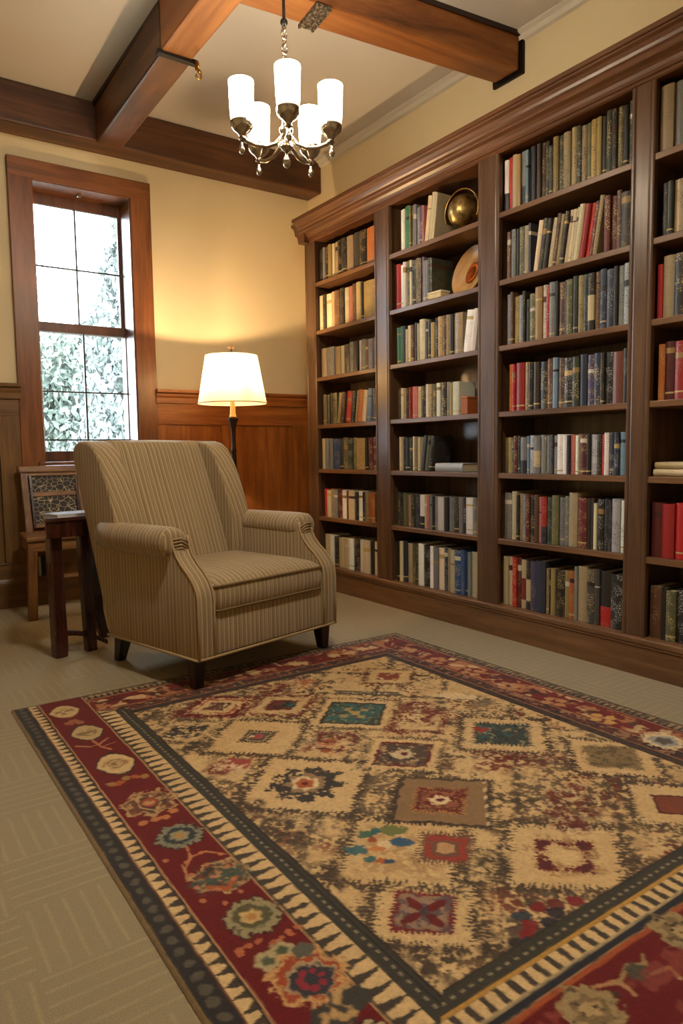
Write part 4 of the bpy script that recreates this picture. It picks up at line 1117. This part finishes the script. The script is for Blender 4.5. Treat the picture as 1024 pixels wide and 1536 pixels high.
            put(m_(.364, .370)*np.clip(np.sin(s*260)*3, 0, 1), L((150,136,104)), .85)
        else:
            put(mm*np.clip((fb(46, seed)-.48)*12, 0, 1), L((46,36,34)), .9)
            put(mm*np.clip((fb(50, seed+3)-.58)*12, 0, 1), L((160,120,84)), .7)
            put(m_(B['q1'], B['q1']+.005), L((150,108,72)))
            put(m_(B['q1']+.006, B['d1'])*np.clip((fb(40, seed+5)-.36)*9, 0, 1), L((66,48,42)), .9)
        return x, B
    ff = np.ones_like(UU)
    # order: far, right, near, left with mitred corners
    xf, B = decorate(e_f, UU, (e_f < e_r)*(UU > .262)*1.0, 'far', 201)
    xr, Br = decorate(e_r, VV, (e_r <= e_f)*1.0, 'far', 231)
    xn, Bn = decorate(e_n, UU, (e_n < e_r)*(e_n < e_l)*1.0, 'near', 261)
    xl_, Bl = decorate(e_l, VV, ((e_l <= e_n)*((UU <= .268)+(VV > .232+(UU-.30)*.4)) > 0)*1.0, 'left', 291)
    # crossing of far border over the left one at the corner
    m = soft(VV-.010); put(m, L((58,44,34)))
    # scattered little sprigs in the red bands
    def inred(x, B): return np.clip((x-B['r0']-.008)/.006, 0, 1)*np.clip((B['r1']-.008-x)/.006, 0, 1)
    for (x, B, lim, sd) in ((e_f+wob, B, (e_f < e_r)*(UU > .27), 301), (e_r+wob, Br, (e_r <= e_f), 311)):
        q = inred(x, B)*lim
        put(q*np.clip((fb(22, sd)-.53)*14, 0, 1), L((176,120,74)), .75)
        put(q*np.clip((fb(26, sd+4)-.58)*14, 0, 1), L((60,30,28)), .8)
        put(q*np.clip((fb(15, sd+7)-.64)*16, 0, 1), L((196,160,112)), .9)
    for cu, cv in ((.74,.15),(.98,.15),(1.20,.155),(1.42,.155),(1.60,.15)): scallop(cu, cv, .03, L((196,160,108)), 6, .3)
    for cu, cv, w_ in ((1.77,.30,0),(1.76,.52,0),(1.77,.74,0),(1.755,.97,0),(1.76,1.20,0),(1.76,1.42,1),(1.75,1.66,2),(1.76,1.9,0),(1.76,2.1,0)):
        if w_ == 2: scallop(cu, cv, .065, PALE, 12, .05); scallop(cu, cv, .045, L((150,146,136)), 9, .12); scallop(cu,cv,.028,L((90,80,70)),5,.3)
        else:
            for k in range(4): blob(cu+.03*math.cos(k*1.57+.4), cv+.035*math.sin(k*1.57+.4), .02, .02, L((196,150,84)) if w_ else L((176,124,80)), .9)
    # left red band: rosettes, leaves, palmettes
    def eye(cu, cv, ru, rv, dark=DARK, mid=L((178,150,100)), core=L((120,92,58))):
        x, y = (UU-cu)/ru, (VV-cv)/rv; th = np.arctan2(y, x); m = np.abs(y)*.95+np.abs(x)**2.2*.9+(f2-.5)*.16+(hf-.5)*.1
        put(np.clip((1.12-m)*9, 0, 1), dark); put(np.clip((.95-m)*9, 0, 1), mid); put(np.clip((.55-m)*6, 0, 1)*np.clip((f2-.40)*8, 0, 1), core, .9)
    def rosette(cu, cv, r, c1, c2, c3, n=14):
        scallop(cu, cv, r*1.1, L((52,26,24)), n, .06); scallop(cu, cv, r, c1, n, .09); scallop(cu, cv, r*.72, c2, n, .08); scallop(cu, cv, r*.42, c3, 6, .18); scallop(cu, cv, r*.2, L((170,120,60)), 5, .2)
    def curve(pts, w_, col, a=.95):
        for (a0, b0), (a1, b1) in zip(pts[:-1], pts[1:]):
            du, dv = a1-a0, b1-b0; LL = du*du+dv*dv+1e-9
            t = np.clip(((UU-a0)*du+(VV-b0)*dv)/LL, 0, 1)
            d = np.hypot(UU-a0-t*du, VV-b0-t*dv); put(soft(d-w_/2+(f2-.5)*w_*.9, .004), col, a)
    def palm(cu, cv, r, seed):
        scallop(cu, cv, r, L((176,140,92)), 7, .22); scallop(cu, cv, r*.85, L((104,58,40)), 7, .24); 
        d = np.hypot(UU-cu, VV-cv); put(soft(d-r*.85, .02)*np.clip((fb(50, seed)-.48)*12, 0, 1), L((172,132,84)), .9); put(soft(d-r*.85, .02)*np.clip((fb(42, seed+4)-.54)*12, 0, 1), L((48,52,44)), .9)
    eye(.168, .142, .055, .075, L((96,40,30)), L((190,160,108)), L((140,100,64)))
    for px, py in ((.17,.265),(.19,.29),(.15,.28)): blob(px, py, .016, .02, L((150,92,60)), .9)
    eye(.184, .405, .055, .075)
    curve([(.12,.505),(.16,.54),(.19,.535),(.23,.50)], .007, L((178,120,80))); curve([(.18,.49),(.19,.56),(.21,.60)], .008, L((170,104,66))); curve([(.24,.55),(.20,.56)], .006, L((178,120,80)))
    eye(.190, .722, .060, .085, L((52,34,30)), L((196,164,112)), L((150,112,70))); eye(.190,.722,.025,.03,L((120,80,50)),L((186,150,100)))
    for k in range(5): blob(.135+.025*k, .855+.01*math.sin(k*2), .014, .016, ORNG if k % 2 else L((150,110,60)), .9)
    palm(.190, 1.035, .072, 401); eye(.19,1.035,.025,.03,L((60,30,26)),L((150,70,44)),L((180,140,90)))
    curve([(.19,.96),(.165,1.0),(.16,1.05),(.19,1.09),(.22,1.05)], .006, L((180,140,92)))
    for px, py in ((.17,1.135),(.20,1.14),(.23,1.12),(.14,1.13)): blob(px, py, .014, .014, L((178,112,64)), .9)
    rosette(.194, 1.252, .058, L((122,118,94)), L((48,54,54)), L((140,130,96)), 18)
    curve([(.19,1.31),(.18,1.36),(.15,1.40),(.135,1.45)], .007, L((176,116,72))); curve([(.18,1.36),(.22,1.36),(.255,1.40)], .006, L((176,116,72))); curve([(.15,1.38),(.14,1.44),(.17,1.46)], .006, L((170,120,78)))
    palm(.210, 1.475, .062, 421); speck(.21,1.475,.07,.07,L((66,78,66)),.44,31,.95); curve([(.165,1.50),(.20,1.53),(.235,1.50)], .012, ORNG)
    for k in range(14): blob(.125+.13*((k*37) % 14)/14, 1.34+.018*k, .007, .008, L((178,110,70)), .85)
    rosette(.199, 1.648, .056, L((146,132,94)), L((84,78,50)), L((190,156,98)), 14)
    for k in range(9): blob(.13+.022*((k*5) % 7), 1.725+.01*(k % 3), .009, .008, L((172,100,60)), .85)
    # big lobed palmette
    for a_, b_ in ((.165,1.785),(.20,1.775)): scallop(a_, b_, .026, L((168,150,106)), 6, .2); scallop(a_, b_, .014, L((78,84,60)), 5, .2)
    scallop(.207, 1.865, .074, L((188,142,88)), 7, .2); scallop(.207, 1.865, .060, L((150,66,36)), 7, .2); scallop(.207,1.872,.048,L((168,140,104)),8,.12); scallop(.207, 1.875, .042, L((52,50,54)), 8, .1)
    for k in range(7): blob(.207+.022*math.cos(k*.9), 1.875+.022*math.sin(k*.9), .009, .009, L((134,40,48)), .95)
    scallop(.235, 1.80, .022, L((88,86,72)), 5, .2)
    for k in range(7): scallop(.18+.012*k, 1.965+.02*math.sin(k), .026, L((176,140,90)) if k % 2 else L((60,56,50)), 6, .2)
    rosette(.20, 2.06, .055, L((168,152,108)), L((96,92,58)), L((190,156,98)), 14)
    # near red band
    for cu, cv in ((.572,2.225),(.895,2.205),(1.22,2.23),(1.55,2.21)):
        scallop(cu, cv, .055, L((150,126,84)), 8, .14); scallop(cu, cv, .036, L((120,98,64)), 6, .25); scallop(cu, cv, .02, L((166,138,92)), 5, .25); speck(cu,cv,.06,.06,L((64,48,40)),.56,33)
    for cu in (.72, 1.05, 1.38):
        curve([(cu-.10,2.195),(cu-.05,2.215),(cu-.055,2.25)], .010, L((168,124,82))); curve([(cu-.05,2.215),(cu+.0,2.20),(cu+.03,2.215),(cu+.05,2.20)], .010, L((150,120,78))); curve([(cu,2.235),(cu+.06,2.25),(cu+.05,2.275)], .010, L((168,130,84))); scallop(cu, 2.22, .022, L((74,66,50)), 6, .2)
    q = inred(e_n, Bn)*(e_n < e_l)*(e_n < e_r)
    put(q*np.clip((fb(18, 341)-.60)*14, 0, 1), L((130,60,48)), .7)
    # weave and wear
    wv_ = (fine-.5)*.22+(vn(120, 77)-.5)*.16+(f4-.5)*.18
    C[:] = np.clip(C*(1+wv_[..., None]), 0, 1)
    # ---- mesh
    X = U0+UU; Y = V0-VV
    edge = np.minimum(np.minimum(e_l, e_r), np.minimum(e_f, e_n))
    Z = np.where(edge < .001, .0015, .0085)
    co = np.stack([X, Y, Z], -1).reshape(-1, 3)
    idx = np.arange(nu*nv).reshape(nv, nu)
    q = np.stack([idx[:-1,:-1], idx[1:,:-1], idx[1:,1:], idx[:-1,1:]], -1).reshape(-1, 4)
    me = bpy.data.meshes.new('rug')
    me.vertices.add(len(co)); me.vertices.foreach_set('co', co.astype(np.float32).ravel())
    me.loops.add(q.size); me.loops.foreach_set('vertex_index', q.astype(np.int32).ravel())
    me.polygons.add(len(q)); me.polygons.foreach_set('loop_start', np.arange(0, q.size, 4, dtype=np.int32))
    me.update(calc_edges=True)
    at = me.attributes.new('pattern', 'FLOAT_COLOR', 'POINT')
    rgba = np.concatenate([C.reshape(-1, 3), np.ones((nu*nv, 1))], 1).astype(np.float32)
    at.data.foreach_set('color', rgba.ravel())
    t = NT('oriental_wool'); a = t.n('ShaderNodeAttribute'); a.attribute_name = 'pattern'
    n = t.noise(t.coord('Object'), 380, 3, .7)
    c = t.mix(t.ramp(n, [(.3, (.55,.55,.55,1)), (.6, (0,0,0,1))]), a.outputs['Color'], t.mix(.45, a.outputs['Color'], (.02,.015,.01,1)))
    t.bsdf(c, .95, spec=.1, bump=n, bstr=.5, bdist=.003, sheen=.15)
    me.materials.append(t.m)
    o = bpy.data.objects.new('rug', me); COL.objects.link(o)
    tag(o, 'large red and cream oriental rug with diamond medallions on the beige carpet', 'rug')
rug()
